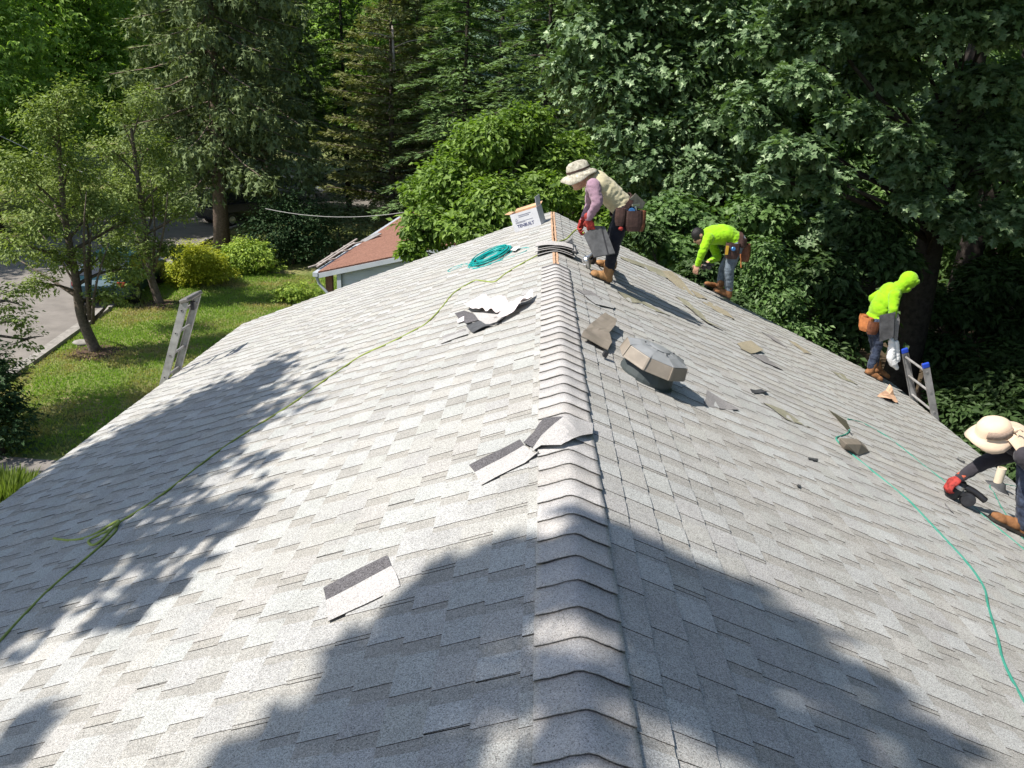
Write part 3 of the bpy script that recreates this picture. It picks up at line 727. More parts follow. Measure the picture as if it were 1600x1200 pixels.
# ------------------------------------------------------------------ conifers
def conifer(name, label, base, H, z0, rmax, mat, bark, style, nb=70, dens=1.0, r0=.25, group=None, top_r=.12, gap=None, size=1.0):
    base = Vector(base); root = empty(name, base, label, 'tree', group); tb = MB()
    lean = Vector((random.uniform(-.02, .02), random.uniform(-.02, .02), 0))
    tb.tube([base + lean * (H * t) + Vector((0, 0, H * t)) for t in np.linspace(0, 1, 9)], [r0 * (1.2 - .2 * min(1, i)) * (1 - .93 * i / 8) for i in range(9)], 9)
    tb.build('trunk', bark, root, smooth=True)
    bb = MB(); Ps, Ns, Ds, Ss, Ts = [], [], [], [], []
    for i in range(nb):
        t = (i + random.random()) / nb; z = z0 + (H - z0) * t; az = i * 2.4 + random.uniform(-.4, .4)
        prof = (1 - t) ** .75 * (1 if t > .06 else .75)
        L = max(.35, rmax * prof * random.uniform(.72, 1.12) + top_r)
        if gap and random.random() < gap: continue
        dr = Vector((math.cos(az), math.sin(az), 0)); p0 = base + lean * z + Vector((0, 0, z))
        if style == 'spruce': prf = lambda s: -.10 * L * math.sin(s * 2.2) - .28 * L * s * s + .20 * L * max(0, s - .6)
        elif style == 'hemlock': prf = lambda s: .10 * L * s - .32 * L * s * s
        else: prf = lambda s: .12 * L * s + .02 * L * math.sin(s * 5)
        pts = [p0 + dr * (L * s) + Vector((0, 0, prf(s))) for s in np.linspace(0, 1, 6)]
        bb.tube(pts, [.012 + .010 * L * (1 - s) for s in np.linspace(0, 1, 6)], 4)
        side = Vector((-dr.y, dr.x, 0)); m_ = max(8, int(34 * L * dens))
        for q in range(m_):
            s = random.random() ** .75; s = .06 + .95 * s; k_ = min(4, int(s * 5)); bp = pts[k_].lerp(pts[min(5, k_ + 1)], min(1, s * 5 - k_))
            wv = .30 * L * (1 - .55 * s) + .08; off = random.uniform(-1, 1)
            p = bp + side * off * wv + Vector((0, 0, random.uniform(-.08, .05) - .12 * abs(off) * wv))
            if style == 'spruce':
                hl = random.uniform(.35, .8) * (.5 + .5 * min(1, L / 2)) * size
                for h_ in range(3):
                    f = random.random(); Ps.append(p + Vector((random.gauss(0, .03), random.gauss(0, .03), -hl * f * .8)))
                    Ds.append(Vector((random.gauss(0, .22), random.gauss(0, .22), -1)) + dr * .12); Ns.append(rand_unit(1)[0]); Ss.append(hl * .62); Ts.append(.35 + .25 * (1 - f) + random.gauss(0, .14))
                Ps.append(p); Ds.append(dr + side * off * .8 + Vector((0, 0, -.35))); Ns.append(np.array([0, 0, 1.0]) + rand_unit(1)[0] * .3); Ss.append(.32 * size); Ts.append(.6 + random.gauss(0, .15))
            else:
                for h_ in range(2):
                    pj = p + Vector((random.gauss(0, .07), random.gauss(0, .07), random.gauss(0, .035)))
                    Ps.append(pj); Ds.append(dr * 1.0 + side * (off * 1.1 + random.gauss(0, .4)) + Vector((0, 0, -.35 if style == 'hemlock' else .05 + random.gauss(0, .15))))
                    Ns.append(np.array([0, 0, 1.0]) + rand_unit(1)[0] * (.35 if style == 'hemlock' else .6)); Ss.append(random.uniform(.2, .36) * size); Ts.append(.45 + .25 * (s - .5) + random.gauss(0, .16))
    bb.build('branches', bark, root, smooth=True)
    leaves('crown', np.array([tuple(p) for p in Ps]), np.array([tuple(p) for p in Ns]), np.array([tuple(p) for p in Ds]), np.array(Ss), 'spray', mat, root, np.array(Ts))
    return root
conifer('spruce_tree', 'tall dark spruce with drooping twigs, its bare trunk behind the golden shrub', at_z(348, 392), 21, 3.3, 4.4, L_spruce, M['bark_spruce'], 'spruce', nb=125, dens=.8, r0=.31)
conifer('spruce_tree', 'dark spruce behind and right of the nearer one, its trunk above the large dark shrub', at_z(424, 342), 21, 4.6, 4.6, L_spruce, M['bark_spruce'], 'spruce', nb=95, dens=.7, r0=.33, size=1.25)
pp = at_z(612, 300, 0); pc = at_y(612, 200, 38)
tl = conifer('cypress_tree', 'olive-brown conifer with a bare grey mast of trunk showing through its open top', (pc.x, 38, 0), 13.6, 1.6, 4.0, L_larch, M['bark'], 'flat', nb=125, dens=.95, r0=.2, size=1.15, gap=.08)
b = MB(); a = at_y(616, 110, 37.0); c = at_y(613, 40, 37.2); b.tube([a, (a + c) / 2, c], [.07, .06, .035], 7); b.build('bare_stem', M['dead_wood'], tl, smooth=True)
for (x, y, x2, y2) in ((615, 60, 570, 50), (615, 75, 655, 62), (614, 160, 605, 175), (620, 140, 634, 132), (612, 150, 598, 160)):
    b = MB(); b.tube(limb_path(at_y(x, y, 37.1), at_y(x2, y2, 36.6), .1, 4), [.035, .03, .025, .02, .01], 5); b.build('bare_limb', M['dead_wood'], tl, smooth=True)
HG = 'hemlocks in the middle of the wood'
for (px, Y, H, r, lb_, kw) in ((722, 34, 15.5, 3.7, 'hemlock with drooping green boughs straight above the red-brown roof', {}),
                              (655, 42, 19, 3.6, 'tall hemlock behind the olive-brown conifer', {}),
                              (845, 31, 16, 3.6, 'dark hemlock just left above the man in the camouflage hat', {}),
                              (905, 37, 20, 3.8, 'tall hemlock standing between the bright green tree and the central oak', {}),
                              (545, 46, 18, 3.4, 'hemlock behind the gap left of the olive-brown conifer', {})):
    p = at_y(px, 300, Y); conifer('hemlock_tree', lb_, (p.x, Y, 0), H, 1.2, r, L_hem, M['bark_dark'], 'hemlock', nb=105, dens=.95, r0=.16, size=1.25, group=HG)
p = at_y(775, 300, 47); conifer('pine_tree', 'blue-green pine whose pale tip shows at the top edge of the picture', (p.x, 47, 0), 20, 6, 3.6, L_pine, M['bark_dark'], 'flat', nb=60, dens=.6, size=1.4)

# ------------------------------------------------------------------ bright green tree behind the far gable
Q = clumps_px([(700, 290, 15.6, 40, 42), (765, 220, 16, 42, 38), (820, 195, 16.4, 34, 30), (865, 250, 16.6, 42, 34), (670, 355, 15, 42, 28), (645, 392, 14.6, 24, 16), (780, 320, 15, 52, 38),
               (735, 355, 14.6, 50, 24), (850, 300, 15.4, 44, 28), (900, 225, 17, 22, 18), (655, 300, 16, 26, 22), (715, 235, 16.6, 22, 20), (800, 260, 17, 50, 44), (750, 290, 17, 60, 50),
               (930, 320, 16.2, 34, 30), (960, 360, 15.6, 34, 22)])
p = at_y(790, 300, 16); broadleaf('leafy_tree', 'bright fresh-green tree with drooping narrow leaves just beyond the far gable', [(p.x, 16, 0), (p.x - .1, 16, 1.5), (p.x, 16.1, 3), (p.x + .1, 16.2, 5.6)], Q, 62000, .115, 'simple', L_bright, M['bark'],
        r0=.16, twigs=5, spread=.26, droop=.35, up=.55, shell=.25, sub=20)

# ------------------------------------------------------------------ oaks
O1 = clumps_px([(930, 60, 19, 55, 48), (1010, 30, 19.5, 60, 45), (960, 140, 18.6, 50, 40), (1040, 110, 19, 60, 45), (990, 200, 18.4, 52, 34), (1080, 190, 18.6, 52, 36), (1010, 250, 18.2, 46, 30),
                (1090, 270, 18, 52, 36), (1050, 320, 18, 50, 30), (1130, 60, 19, 52, 50), (1150, 160, 18.6, 46, 44), (880, 110, 19.4, 26, 30), (1130, 230, 18.8, 40, 40), (960, -30, 19.4, 70, 50), (1090, -20, 19.6, 70, 50), (1000, 120, 21, 120, 90)])
p = at_y(1060, 300, 20); broadleaf('oak_tree', 'leafy oak in the middle of the wood behind the two bending men', [(p.x, 20, 0), (p.x, 20, 3), (p.x + .1, 20, 6), (p.x, 20, 10.5)], O1, 27000, .165, 'oak', L_oak, M['bark_dark'],
        r0=.3, lk=.014, twigs=4, spread=.26, droop=.5, up=.55, shell=.45, sub=12)
O2 = clumps_px([(1300, 60, 14.2, 40, 28), (1250, 130, 14, 44, 26), (1330, 180, 13.6, 50, 22), (1240, 235, 13.2, 52, 22), (1400, 215, 13.4, 46, 20), (1290, 280, 13.2, 34, 24), (1430, 260, 13.6, 46, 26), (1200, 280, 13.4, 30, 16),
                (1470, 50, 14, 46, 34), (1560, 30, 14, 50, 34), (1380, 30, 14.6, 50, 34), (1210, 60, 15, 40, 40), (1560, 130, 14.6, 60, 34), (1590, 240, 14, 40, 30), (1440, 310, 13.6, 40, 20), (1500, 340, 14.4, 40, 26), (1370, 110, 15.4, 60, 46),
                (1580, 340, 14, 40, 30), (1180, 180, 15.4, 40, 46), (1300, -40, 14.4, 90, 50), (1500, -50, 14.4, 100, 50), (1510, 200, 16.4, 90, 80), (1300, 350, 15.6, 50, 28)])
O2_shade = [(x_, y_, z_, 1.5, 1.5, .9) for x_, y_, z_ in ((6.0, 7.5, 11.6), (7.8, 6.2, 12), (8.6, 8.4, 11.4), (6.6, 10.0, 12.2), (9.4, 10.4, 11.8), (4.2, 9.0, 12.4), (3.4, 6.6, 12.6), (5.4, 5.4, 12.4), (4.6, 3.4, 12.2), (7.4, 3.4, 12.6), (3.6, 10.6, 12.8), (2.6, 8.4, 13.0), (6.2, 9.2, 13.4), (5, 7, 13.2), (8, 10, 13), (9.5, 5, 12), (3.5, 12.5, 12.6), (5.6, 13.4, 13.2), (2.2, 11.2, 13.4), (7.6, 14.2, 13.4), (4.4, 14.6, 14))]  # unseen clumps above the frame, added to shade the understorey
p = at_y(1475, 300, 16.5); broadleaf('oak_tree', 'big oak filling the upper right corner, sunlit boughs reaching over a thick dark trunk', [(p.x, 16.5, 0), (p.x, 16.5, 3), (p.x - .05, 16.5, 6), (p.x + .1, 16.6, 13)], O2, 39000, .155, 'oak', L_oak, M['bark_dark'],
        r0=.42, lk=.012, extra=(O2_shade, 26000), twigs=3, spread=.25, droop=.45, up=.6, shell=.4, sub=11)
p = at_y(1540, 300, 19); b_r = broadleaf('oak_tree', 'second oak with a dark trunk right beside the big one', [(p.x, 19, 0), (p.x, 19, 4), (p.x + .2, 19, 8), (p.x + .3, 19, 14)],
        [(p.x, 19, 13, 3, 2.5, 2.4), (p.x + 2.5, 19.5, 10, 2.2, 2.2, 2), (p.x - 1, 20, 8, 2, 2, 1.6), (p.x + 3, 18, 6.5, 2, 2, 1.5), (p.x + 5, 17, 8.5, 2.4, 2, 2)], 13000, .2, 'simple', L_oak, M['bark_dark'], r0=.36, sub=12, droop=.4, up=.6)

# understorey along the right-hand side of the house
US = 'maples of the understorey behind the roof'
for (lst, nn, lb_, mt, sz) in (
    ([(1060, 330, 15.5, 40, 26), (1010, 345, 15.2, 34, 22), (1100, 355, 15.4, 44, 24), (1190, 330, 15.8, 44, 30), (1050, 390, 14.6, 40, 24)], 9500, 'understorey maple behind the bending man in yellow-green', L_maple, .11),
    ([(1190, 400, 14.2, 34, 28), (1215, 460, 13.8, 36, 30), (1170, 500, 13.4, 40, 24), (1240, 520, 13.6, 44, 26), (1190, 450, 14.6, 50, 50)], 14000, 'sunlit maple saplings right of the bending man in yellow-green', L_maple, .08),
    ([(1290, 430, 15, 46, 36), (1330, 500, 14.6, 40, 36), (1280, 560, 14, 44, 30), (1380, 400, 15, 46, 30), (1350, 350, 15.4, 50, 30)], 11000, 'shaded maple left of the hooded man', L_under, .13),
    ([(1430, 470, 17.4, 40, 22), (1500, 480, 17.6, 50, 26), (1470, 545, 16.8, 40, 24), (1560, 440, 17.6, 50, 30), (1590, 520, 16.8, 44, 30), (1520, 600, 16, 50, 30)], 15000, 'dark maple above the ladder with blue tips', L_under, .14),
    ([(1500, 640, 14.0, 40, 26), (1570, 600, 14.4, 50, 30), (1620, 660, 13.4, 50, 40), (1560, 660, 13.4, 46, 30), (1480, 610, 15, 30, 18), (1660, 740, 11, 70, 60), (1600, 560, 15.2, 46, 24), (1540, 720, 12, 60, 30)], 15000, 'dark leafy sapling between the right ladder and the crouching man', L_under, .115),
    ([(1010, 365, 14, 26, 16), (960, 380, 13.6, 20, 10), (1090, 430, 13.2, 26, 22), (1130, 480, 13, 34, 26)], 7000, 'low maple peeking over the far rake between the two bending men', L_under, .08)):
    cl = clumps_px(lst, 1.3); bx_ = sum(c[0] for c in cl) / len(cl); by_ = sum(c[1] for c in cl) / len(cl)
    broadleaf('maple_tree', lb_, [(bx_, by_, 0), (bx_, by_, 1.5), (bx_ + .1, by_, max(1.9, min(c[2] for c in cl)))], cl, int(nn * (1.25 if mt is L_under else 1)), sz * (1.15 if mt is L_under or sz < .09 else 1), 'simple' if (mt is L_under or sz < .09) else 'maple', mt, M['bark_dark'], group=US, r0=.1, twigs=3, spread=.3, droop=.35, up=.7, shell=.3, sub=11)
b = MB(); pts = [at_y(1203, 300, 17), at_y(1206, 335, 17), at_y(1203, 370, 17)]
# ------------------------------------------------------------------ the wood behind: a few kinds, copied
def wood_kind(seed, H, r, n, size, kind, mat):
    random.seed(seed); cl = []
    for i in range(16):
        t = i / 15; a = i * 2.4; q = r * (.55 if t < .85 else .2) * (1 - .4 * t)
        cl.append((math.cos(a) * q, math.sin(a) * q, H * (.22 + .72 * t), r * .5 * (1.15 - .5 * t), r * .5 * (1.15 - .5 * t), H * .11))
    return broadleaf('woodland_tree', 'x', [(0, 0, 0), (.1, 0, H * .3), (0, .1, H * .6), (0, 0, H * .92)], cl, n, size, kind, mat, M['bark_dark'], r0=.3, sub=14, spread=.33, droop=.3, up=.65, shell=.5, twigs=0)
kinds = [wood_kind(1, 17, 4.6, 19000, .27, 'cluster', L_wood), wood_kind(2, 19, 5.0, 20000, .27, 'cluster', L_woodb), wood_kind(3, 15, 4.4, 15000, .31, 'cluster', L_maple)]
def copy_tree(o, parent=None):
    c = o.copy(); COL.objects.link(c)
    if parent is not None: c.parent = parent
    for ch in o.children: copy_tree(ch, c)
    return c
random.seed(11)
spots = []
for x in range(-62, 60, 7): spots.append((x + random.uniform(-1.5, 1.5), 66 + random.uniform(-3, 3), random.choice([0, 1]), 1.35))
for x in range(-52, 46, 7): spots.append((x + random.uniform(-1.5, 1.5), 57.5 + random.uniform(-1.5, 2), random.choice([0, 1, 2]), 1.15))
for x in (-31, -25.5): spots.append((x, 43 + random.uniform(-2, 2), 1, 1.0))
spots += [(-27, 27, 1, .85), (-24.5, 34, 1, .8), (-8, 50, 0, 1.0), (0, 52, 2, 1.1), (-24, 49, 1, .95)]
for x, y in ((4, 42), (10, 38), (16, 34), (9, 29), (15, 25), (21, 29), (24, 20), (14, 19.5), (19, 14), (13.5, 11), (20, 7), (27, 12), (14.5, 3), (22, 37), (28, 28), (5, 31), (4.2, 24.5), (31, 3), (21, -3)):
    spots.append((x, y, random.choice([0, 2, 2]), random.uniform(.8, 1.05)))
first = {}
for (x, y, k, s_) in spots:
    root = kinds[k] if k not in first else copy_tree(kinds[k]); first[k] = 1
    root.matrix_world = Matrix.Translation((x, y, 0)) @ Matrix.Rotation(random.uniform(0, 6.28), 4, 'Z') @ Matrix.Scale(s_, 4)
    if x > 3.5 and y < 45: root['label'] = 'shaded broadleaf tree in the dark wood right of the house'; root['group'] = 'shaded trees of the right-hand wood'
    elif x < -20 and y < 50: root['label'] = 'light green broadleaf tree beyond the road at upper left'; root['group'] = 'light green trees beyond the road'
    else: root['label'] = 'tall broadleaf tree of the wood that closes the view'; root['group'] = 'trees of the wood closing the view'
# ------------------------------------------------------------------ figures: one continuous remeshed surface, coloured by region
def ico(c, r, Rm=None, sub=2):
    import bmesh
    bm = bmesh.new(); bmesh.ops.create_icosphere(bm, subdivisions=sub, radius=1.0)
    V = []
    for v in bm.verts:
        p = Vector((v.co.x * r[0], v.co.y * r[1], v.co.z * r[2]))
        V.append(Vector(c) + (Rm @ p if Rm else p))
    F = [tuple(v.index for v in f.verts) for f in bm.faces]; bm.free(); return V, F
def basis(zdir, xhint=(1, 0, 0)):
    z = Vector(zdir).normalized(); x = Vector(xhint); x = x - z * x.dot(z)
    if x.length < 1e-3: x = z.orthogonal()
    x.normalize(); y = z.cross(x); m_ = Matrix.Identity(3)
    for i in range(3): m_[i][0] = x[i]; m_[i][1] = y[i]; m_[i][2] = z[i]
    return m_
def blob(name, prims, mats, parent, voxel=.013, smooth=2, wrinkle=None, tint=None):
    """prims: ('c', a, b, ra, rb, mat) tapered capsule; ('e', c, (rx,ry,rz), R3, mat) ellipsoid"""
    mb = MB()
    for p in prims:
        if p[0] == 'c':
            _, a, b, ra, rb, mi = p; a, b = Vector(a), Vector(b); n = max(2, int((b - a).length / (min(ra, rb) * .8)) + 1)
            mb.add(*ico(a, (ra,) * 3)); mb.add(*ico(b, (rb,) * 3)); mb.tube([a, b], [ra, rb], 14)
        else:
            _, c, r, Rm, mi = p; mb.add(*ico(c, r, Rm, 3))
    me = fast_mesh('tmp', np.array([tuple(v) for v in mb.v]), mb.f); o = bpy.data.objects.new('tmp', me); COL.objects.link(o)
    rm = o.modifiers.new('r', 'REMESH'); rm.mode = 'VOXEL'; rm.voxel_size = voxel; rm.use_smooth_shade = True
    if smooth: sm = o.modifiers.new('s', 'SMOOTH'); sm.factor = .5; sm.iterations = smooth
    dg = bpy.context.evaluated_depsgraph_get(); dg.update(); ev = o.evaluated_get(dg); m2 = bpy.data.meshes.new_from_object(ev)
    bpy.data.objects.remove(o); m2.name = name
    n = len(m2.vertices); co = np.empty(n * 3); m2.vertices.foreach_get('co', co); co = co.reshape(-1, 3)
    best = np.full(n, 1e9); mi_ = np.zeros(n, int)
    for p in prims:
        if p[0] == 'c':
            _, a, b, ra, rb, mi = p; a, b = np.array(a), np.array(b); d = b - a; t = np.clip(((co - a) @ d) / max(1e-9, d @ d), 0, 1)
            s_ = np.linalg.norm(co - a - t[:, None] * d, axis=1) - (ra + (rb - ra) * t)
        else:
            _, c, r, Rm, mi = p; q = co - np.array(c)
            if Rm: q = q @ np.array(Rm)
            s_ = (np.linalg.norm(q / np.array(r), axis=1) - 1) * min(r)
        k = s_ < best; best[k] = s_[k]; mi_[k] = mi
    if wrinkle:
        nr = np.empty(n * 3); m2.vertices.foreach_get('normal', nr); nr = nr.reshape(-1, 3)
        h = np.array([noise.noise(Vector((x * wrinkle[1], y * wrinkle[1], z * wrinkle[1] * 1.8))) + .5 * noise.noise(Vector((x * wrinkle[1] * 2.7 + 9, y * wrinkle[1] * 2.7, z * wrinkle[1] * 4))) for x, y, z in co])
        ridged = 1 - 2 * np.abs(h); am = np.where(np.isin(mi_, wrinkle[2]), wrinkle[0], 0)
        co = co + nr * (ridged * am)[:, None]
        m2.vertices.foreach_set('co', co.ravel())
    npoly = len(m2.polygons); lt = np.empty(npoly, int); ls = np.empty(npoly, int); m2.polygons.foreach_get('loop_start', ls)
    lv = np.empty(len(m2.loops), int); m2.loops.foreach_get('vertex_index', lv)
    while len(m2.materials): m2.materials.pop()
    for x in mats: m2.materials.append(x)
    m2.polygons.foreach_set('material_index', mi_[lv[ls]].astype(np.int32)); m2.polygons.foreach_set('use_smooth', np.ones(npoly, bool)); m2.update()
    return link(name, m2, parent)

M['skin'] = pmat('skin', (.42, .24, .16), .55, .1, 30, spec=.4)
M['hair'] = pmat('black_hair', (.012, .01, .01), .5, .3, 60, bump=.5, bscale=200)
def cloth(name, c, amt=.12, scale=7, rough=.9, c2=None): return pmat(name, c, rough, amt, scale, bump=.25, bscale=130, spec=.1, sheen=.15, c2=c2)
M['khaki'] = cloth('khaki_shirt', (.47, .42, .27)); M['mauve'] = cloth('mauve_sleeve', (.30, .19, .24)); M['black_cloth'] = cloth('black_trousers', (.014, .015, .022))
M['neon'] = cloth('yellow_green_hoodie', (.25, .50, .012), .16); M['jeans'] = cloth('grey_jeans', (.13, .16, .19), .35, 14); M['navy'] = cloth('navy_jeans', (.018, .026, .06), .6, 16, c2=(.07, .09, .14))
M['char'] = cloth('charcoal_sleeve', (.04, .036, .042)); M['beige'] = cloth('beige_hat', (.66, .50, .36), .06)
M['leather'] = pmat('brown_leather', (.16, .06, .03), .6, .4, 14, bump=.3); M['leather_dark'] = pmat('dark_leather', (.06, .032, .026), .6, .35, 14, bump=.3)
M['leather_tan'] = pmat('orange_leather', (.42, .15, .05), .6, .3, 14, bump=.3)
M['boot'] = pmat('tan_boot', (.32, .17, .07), .75, .35, 16, bump=.3); M['boot_br'] = pmat('brown_boot', (.24, .11, .045), .75, .4, 14, bump=.3); M['sole'] = pmat('boot_sole', (.03, .025, .02), .8)
M['red_glove'] = pmat('red_glove', (.30, .035, .028), .8, .5, 30); M['camo'] = pmat('camouflage_hat', (.27, .24, .18), .9, .35, 26, c2=(.56, .52, .42))
M['lens_blue'] = pmat('blue_metallic', (.05, .16, .35), .3, .4, 30, metal=.4)

def boot(parent, ankle, heel, toe, mat, w=.05):
    ankle, heel, toe = Vector(ankle), Vector(heel), Vector(toe); up = (ankle - heel).normalized(); d = (toe - heel); L = d.length; d.normalize()
    n = roof_normal(heel); d = (d - n * d.dot(n)).normalized()
    sd = d.cross(n); heel = heel.copy(); m_ = Matrix.Identity(3)
    for i in range(3): m_[i][0] = d[i]; m_[i][1] = -sd[i]; m_[i][2] = n[i]
    pr = [('e', heel + d * (L * .14) + n * .05, (.055, w * .82, .05), m_, 0), ('e', heel + d * (L * .5) + n * .05, (L * .32, w * .86, .05), m_, 0), ('e', heel + d * (L * .8) + n * .04, (L * .22, w, .042), m_, 0),
          ('c', heel + d * (L * .2) + n * .08, ankle + up * .05, .052, .058, 0)]
    b = blob('boot', pr, [mat], parent, .009, 2)
    s_ = MB(); ol = []
    for t, ww in ((0, .7), (.08, .85), (.35, .78), (.6, .95), (.82, 1.05), (.95, .8), (1.02, .4)): ol.append((t, ww * w))
    top = [heel + d * (L * t) + sd * q + n * .024 for t, q in ol] + [heel + d * (L * t) - sd * q + n * .024 for t, q in reversed(ol)]
    s_.prism(top, n, .022); s_.build('sole', M['sole'], b)
    return b
def hand(parent, wrist, tip, palm_n, mat, curl=.6, name='glove', s=1.0, thumb_side=1, cuff=None):
    """palm with four bent fingers of unequal length and a thumb leaving the side near the palm's base"""
    wrist, tip = Vector(wrist), Vector(tip); d = (tip - wrist).normalized(); n = Vector(palm_n); n = (n - d * n.dot(d)).normalized(); sd = d.cross(n)
    m_ = Matrix.Identity(3)
    for i in range(3): m_[i][0] = d[i]; m_[i][1] = sd[i]; m_[i][2] = n[i]
    pr = [('e', wrist + d * .055 * s, (.056 * s, .045 * s, .021 * s), m_, 0), ('c', wrist - d * .03, wrist + d * .02, .031 * s, .03 * s, 0)]
    for k, (o_, L) in enumerate(((-.033, .072), (-.011, .082), (.011, .078), (.032, .06))):
        p = wrist + (d * .095 + sd * o_) * s; a = curl * .6; q = p
        for j, f in enumerate((.45, .32, .25)):
            dd = d * math.cos(a) + n * math.sin(a) + sd * (o_ * 1.5 * (1 - j * .4)); dd.normalize(); e = q + dd * L * f * s
            pr.append(('c', q, e, (.0105 - .0012 * j) * s, (.0098 - .0012 * j) * s, 0)); q = e; a += curl
    p = wrist + (d * .025 - sd * .03 * thumb_side) * s; q = p + (d * .55 - sd * .75 * thumb_side + n * .35).normalized() * .045 * s; e = q + (d * .8 - sd * .2 * thumb_side + n * .6).normalized() * .034 * s
    pr += [('c', p, q, .014 * s, .012 * s, 0), ('c', q, e, .012 * s, .0095 * s, 0)]
    return blob(name, pr, [mat], parent, .0055, 1)
def pouch(parent, c, sz, down, out_, mat, name='pouch'):
    down, out_ = Vector(down).normalized(), Vector(out_).normalized(); out_ = (out_ - down * out_.dot(down)).normalized(); sd = down.cross(out_)
    m_ = Matrix.Identity(3)
    for i in range(3): m_[i][0] = sd[i]; m_[i][1] = out_[i]; m_[i][2] = -down[i]
    b = MB(); w_, d_, h_ = sz; c = Vector(c)
    # open bag: outer wall rings narrowing to the bottom, inner wall down from the rim
    rings = [(1.0, 1.0, .5), (1.06, 1.1, .1), (1.0, 1.05, -.25), (.75, .8, -.5), (.1, .1, -.52)]
    def ring(kx, ky, z, inset=0):
        R = []
        for i in range(14):
            a = 2 * math.pi * i / 14; x = math.copysign(abs(math.cos(a)) ** .7, math.cos(a)) * (w_ / 2 * kx - inset); y = math.copysign(abs(math.sin(a)) ** .7, math.sin(a)) * (d_ / 2 * ky - inset)
            R.append(c + m_ @ Vector((x, y, z * h_)))
        return R
    allr = [ring(.9, .9, .1, .006), ring(1, 1, .5, .006)] + [ring(*q) for q in rings]
    V = [p for r_ in allr for p in r_]; F = []
    for j in range(len(allr) - 1):
        for i in range(14): F.append((j * 14 + i, j * 14 + (i + 1) % 14, (j + 1) * 14 + (i + 1) % 14, (j + 1) * 14 + i))
    F.append(tuple(range(14))); b.add(V, F)
    return b.build(name, mat, parent, smooth=False)
def person(label, loc): return empty('person', loc, label, 'person', None)
def belt_ring(parent, c, axis, rx, ry, xdir, mat, h=.05):
    b = MB(); m_ = basis(axis, xdir); V = []; F = []; n = 26
    for zz, rr in ((-h / 2, .0), (h / 2, .0), (h / 2, .008), (-h / 2, .008)):
        for i in range(n):
            a = 2 * math.pi * i / n; V.append(Vector(c) + m_ @ Vector((math.cos(a) * (rx + rr), math.sin(a) * (ry + rr), zz)))
    for j in range(4):
        for i in range(n): F.append((j * n + i, ((j + 1) % 4) * n + i, ((j + 1) % 4) * n + (i + 1) % n, j * n + (i + 1) % n))
    b.add(V, F); return b.build('tool_belt', mat, parent)
def cloth_hat(parent, c, up, fwd, mat, r=.105, brim=.065, flap=False, band=None):
    up, fwd = Vector(up).normalized(), Vector(fwd).normalized(); fwd = (fwd - up * fwd.dot(up)).normalized(); sd = up.cross(fwd); c = Vector(c); b = MB()
    n = 28; V = []; F = []
    prof = [(.02, .985), (.3, .98), (.62, .92), (.88, .72), (.98, .4), (1.0, .05), (1.02, .0)]
    for rr, hh in prof:
        for i in range(n):
            a = 2 * math.pi * i / n; wob = 1 + .02 * math.sin(5 * a + hh * 4) + .05 * noise.noise(Vector((math.cos(a) * 2.5, math.sin(a) * 2.5, hh * 3)))
            V.append(c + (fwd * math.cos(a) * 1.1 + sd * math.sin(a) * .92) * rr * r * wob + up * hh * r * 1.02)
    c0h = c
    for t in (.33, .66, 1.0):
        for i in range(n):
            a = 2 * math.pi * i / n; t0 = .012 * t * noise.noise(Vector((math.cos(a) * 3, math.sin(a) * 3, t))); c = c0h + up * t0; e = r * 1.02 + brim * t * (1.15 if math.cos(a) > 0 else .9)
            V.append(c + (fwd * math.cos(a) * 1.08 + sd * math.sin(a) * .95) * e + up * (-.035 * t * t + .013 * t * math.sin(3 * a + 1) - .028 * t * abs(math.sin(a))))
    c = c0h
    rows = len(prof) + 3
    for j in range(rows - 1):
        for i in range(n): F.append((j * n + i, (j + 1) * n + i, (j + 1) * n + (i + 1) % n, j * n + (i + 1) % n))
    F.append(tuple(range(n))); b.add(V, F); o = b.build('hat', mat, parent, smooth=True)
    s_ = o.modifiers.new('s', 'SOLIDIFY'); s_.thickness = .004
    if band:
        bb = MB(); R1 = []; 
        for hh in (.12, .3):
            for i in range(n):
                a = 2 * math.pi * i / n; R1.append(c + (fwd * math.cos(a) * 1.1 + sd * math.sin(a) * .92) * r * 1.03 + up * hh * r)
        bb.add(R1, [(i, (i + 1) % n, n + (i + 1) % n, n + i) for i in range(n)]); bo = bb.build('hat_band', band, o); s2 = bo.modifiers.new('s', 'SOLIDIFY'); s2.thickness = .003
    return o, up, fwd, sd, c
def head_prims(c, up, fwd, mi=0, hair=None, s=1.0):
    up, fwd = Vector(up).normalized(), Vector(fwd).normalized(); fwd = (fwd - up * fwd.dot(up)).normalized(); sd = up.cross(fwd); c = Vector(c)
    m_ = Matrix.Identity(3)
    for i in range(3): m_[i][0] = fwd[i]; m_[i][1] = sd[i]; m_[i][2] = up[i]
    P = [('e', c + up * .02 * s, (.098 * s, .077 * s, .105 * s), m_, mi if hair is None else hair), ('e', c + fwd * .028 * s - up * .04 * s, (.068 * s, .06 * s, .082 * s), m_, mi),
         ('c', c + fwd * .088 * s + up * .012 * s, c + fwd * .112 * s - up * .022 * s, .009 * s, .014 * s, mi), ('e', c + fwd * .06 * s - up * .1 * s, (.03 * s, .032 * s, .022 * s), m_, mi)]
    for q in (-1, 1): P.append(('e', c + sd * q * .078 * s - up * .01 * s, (.018 * s, .009 * s, .03 * s), m_, mi))
    P.append(('e', c + fwd * .09 * s - up * .062 * s, (.012 * s, .024 * s, .008 * s), m_, mi))
    return P, up, fwd, sd
def face_bits(parent, c, up, fwd, sd, beard=None):
    b = MB(); c = Vector(c)
    for q in (-1, 1): b.add(*ico(c + fwd * .083 + sd * q * .03 + up * .004, (.008,) * 3)); 
    b.build('eyes', M['hair'], parent)

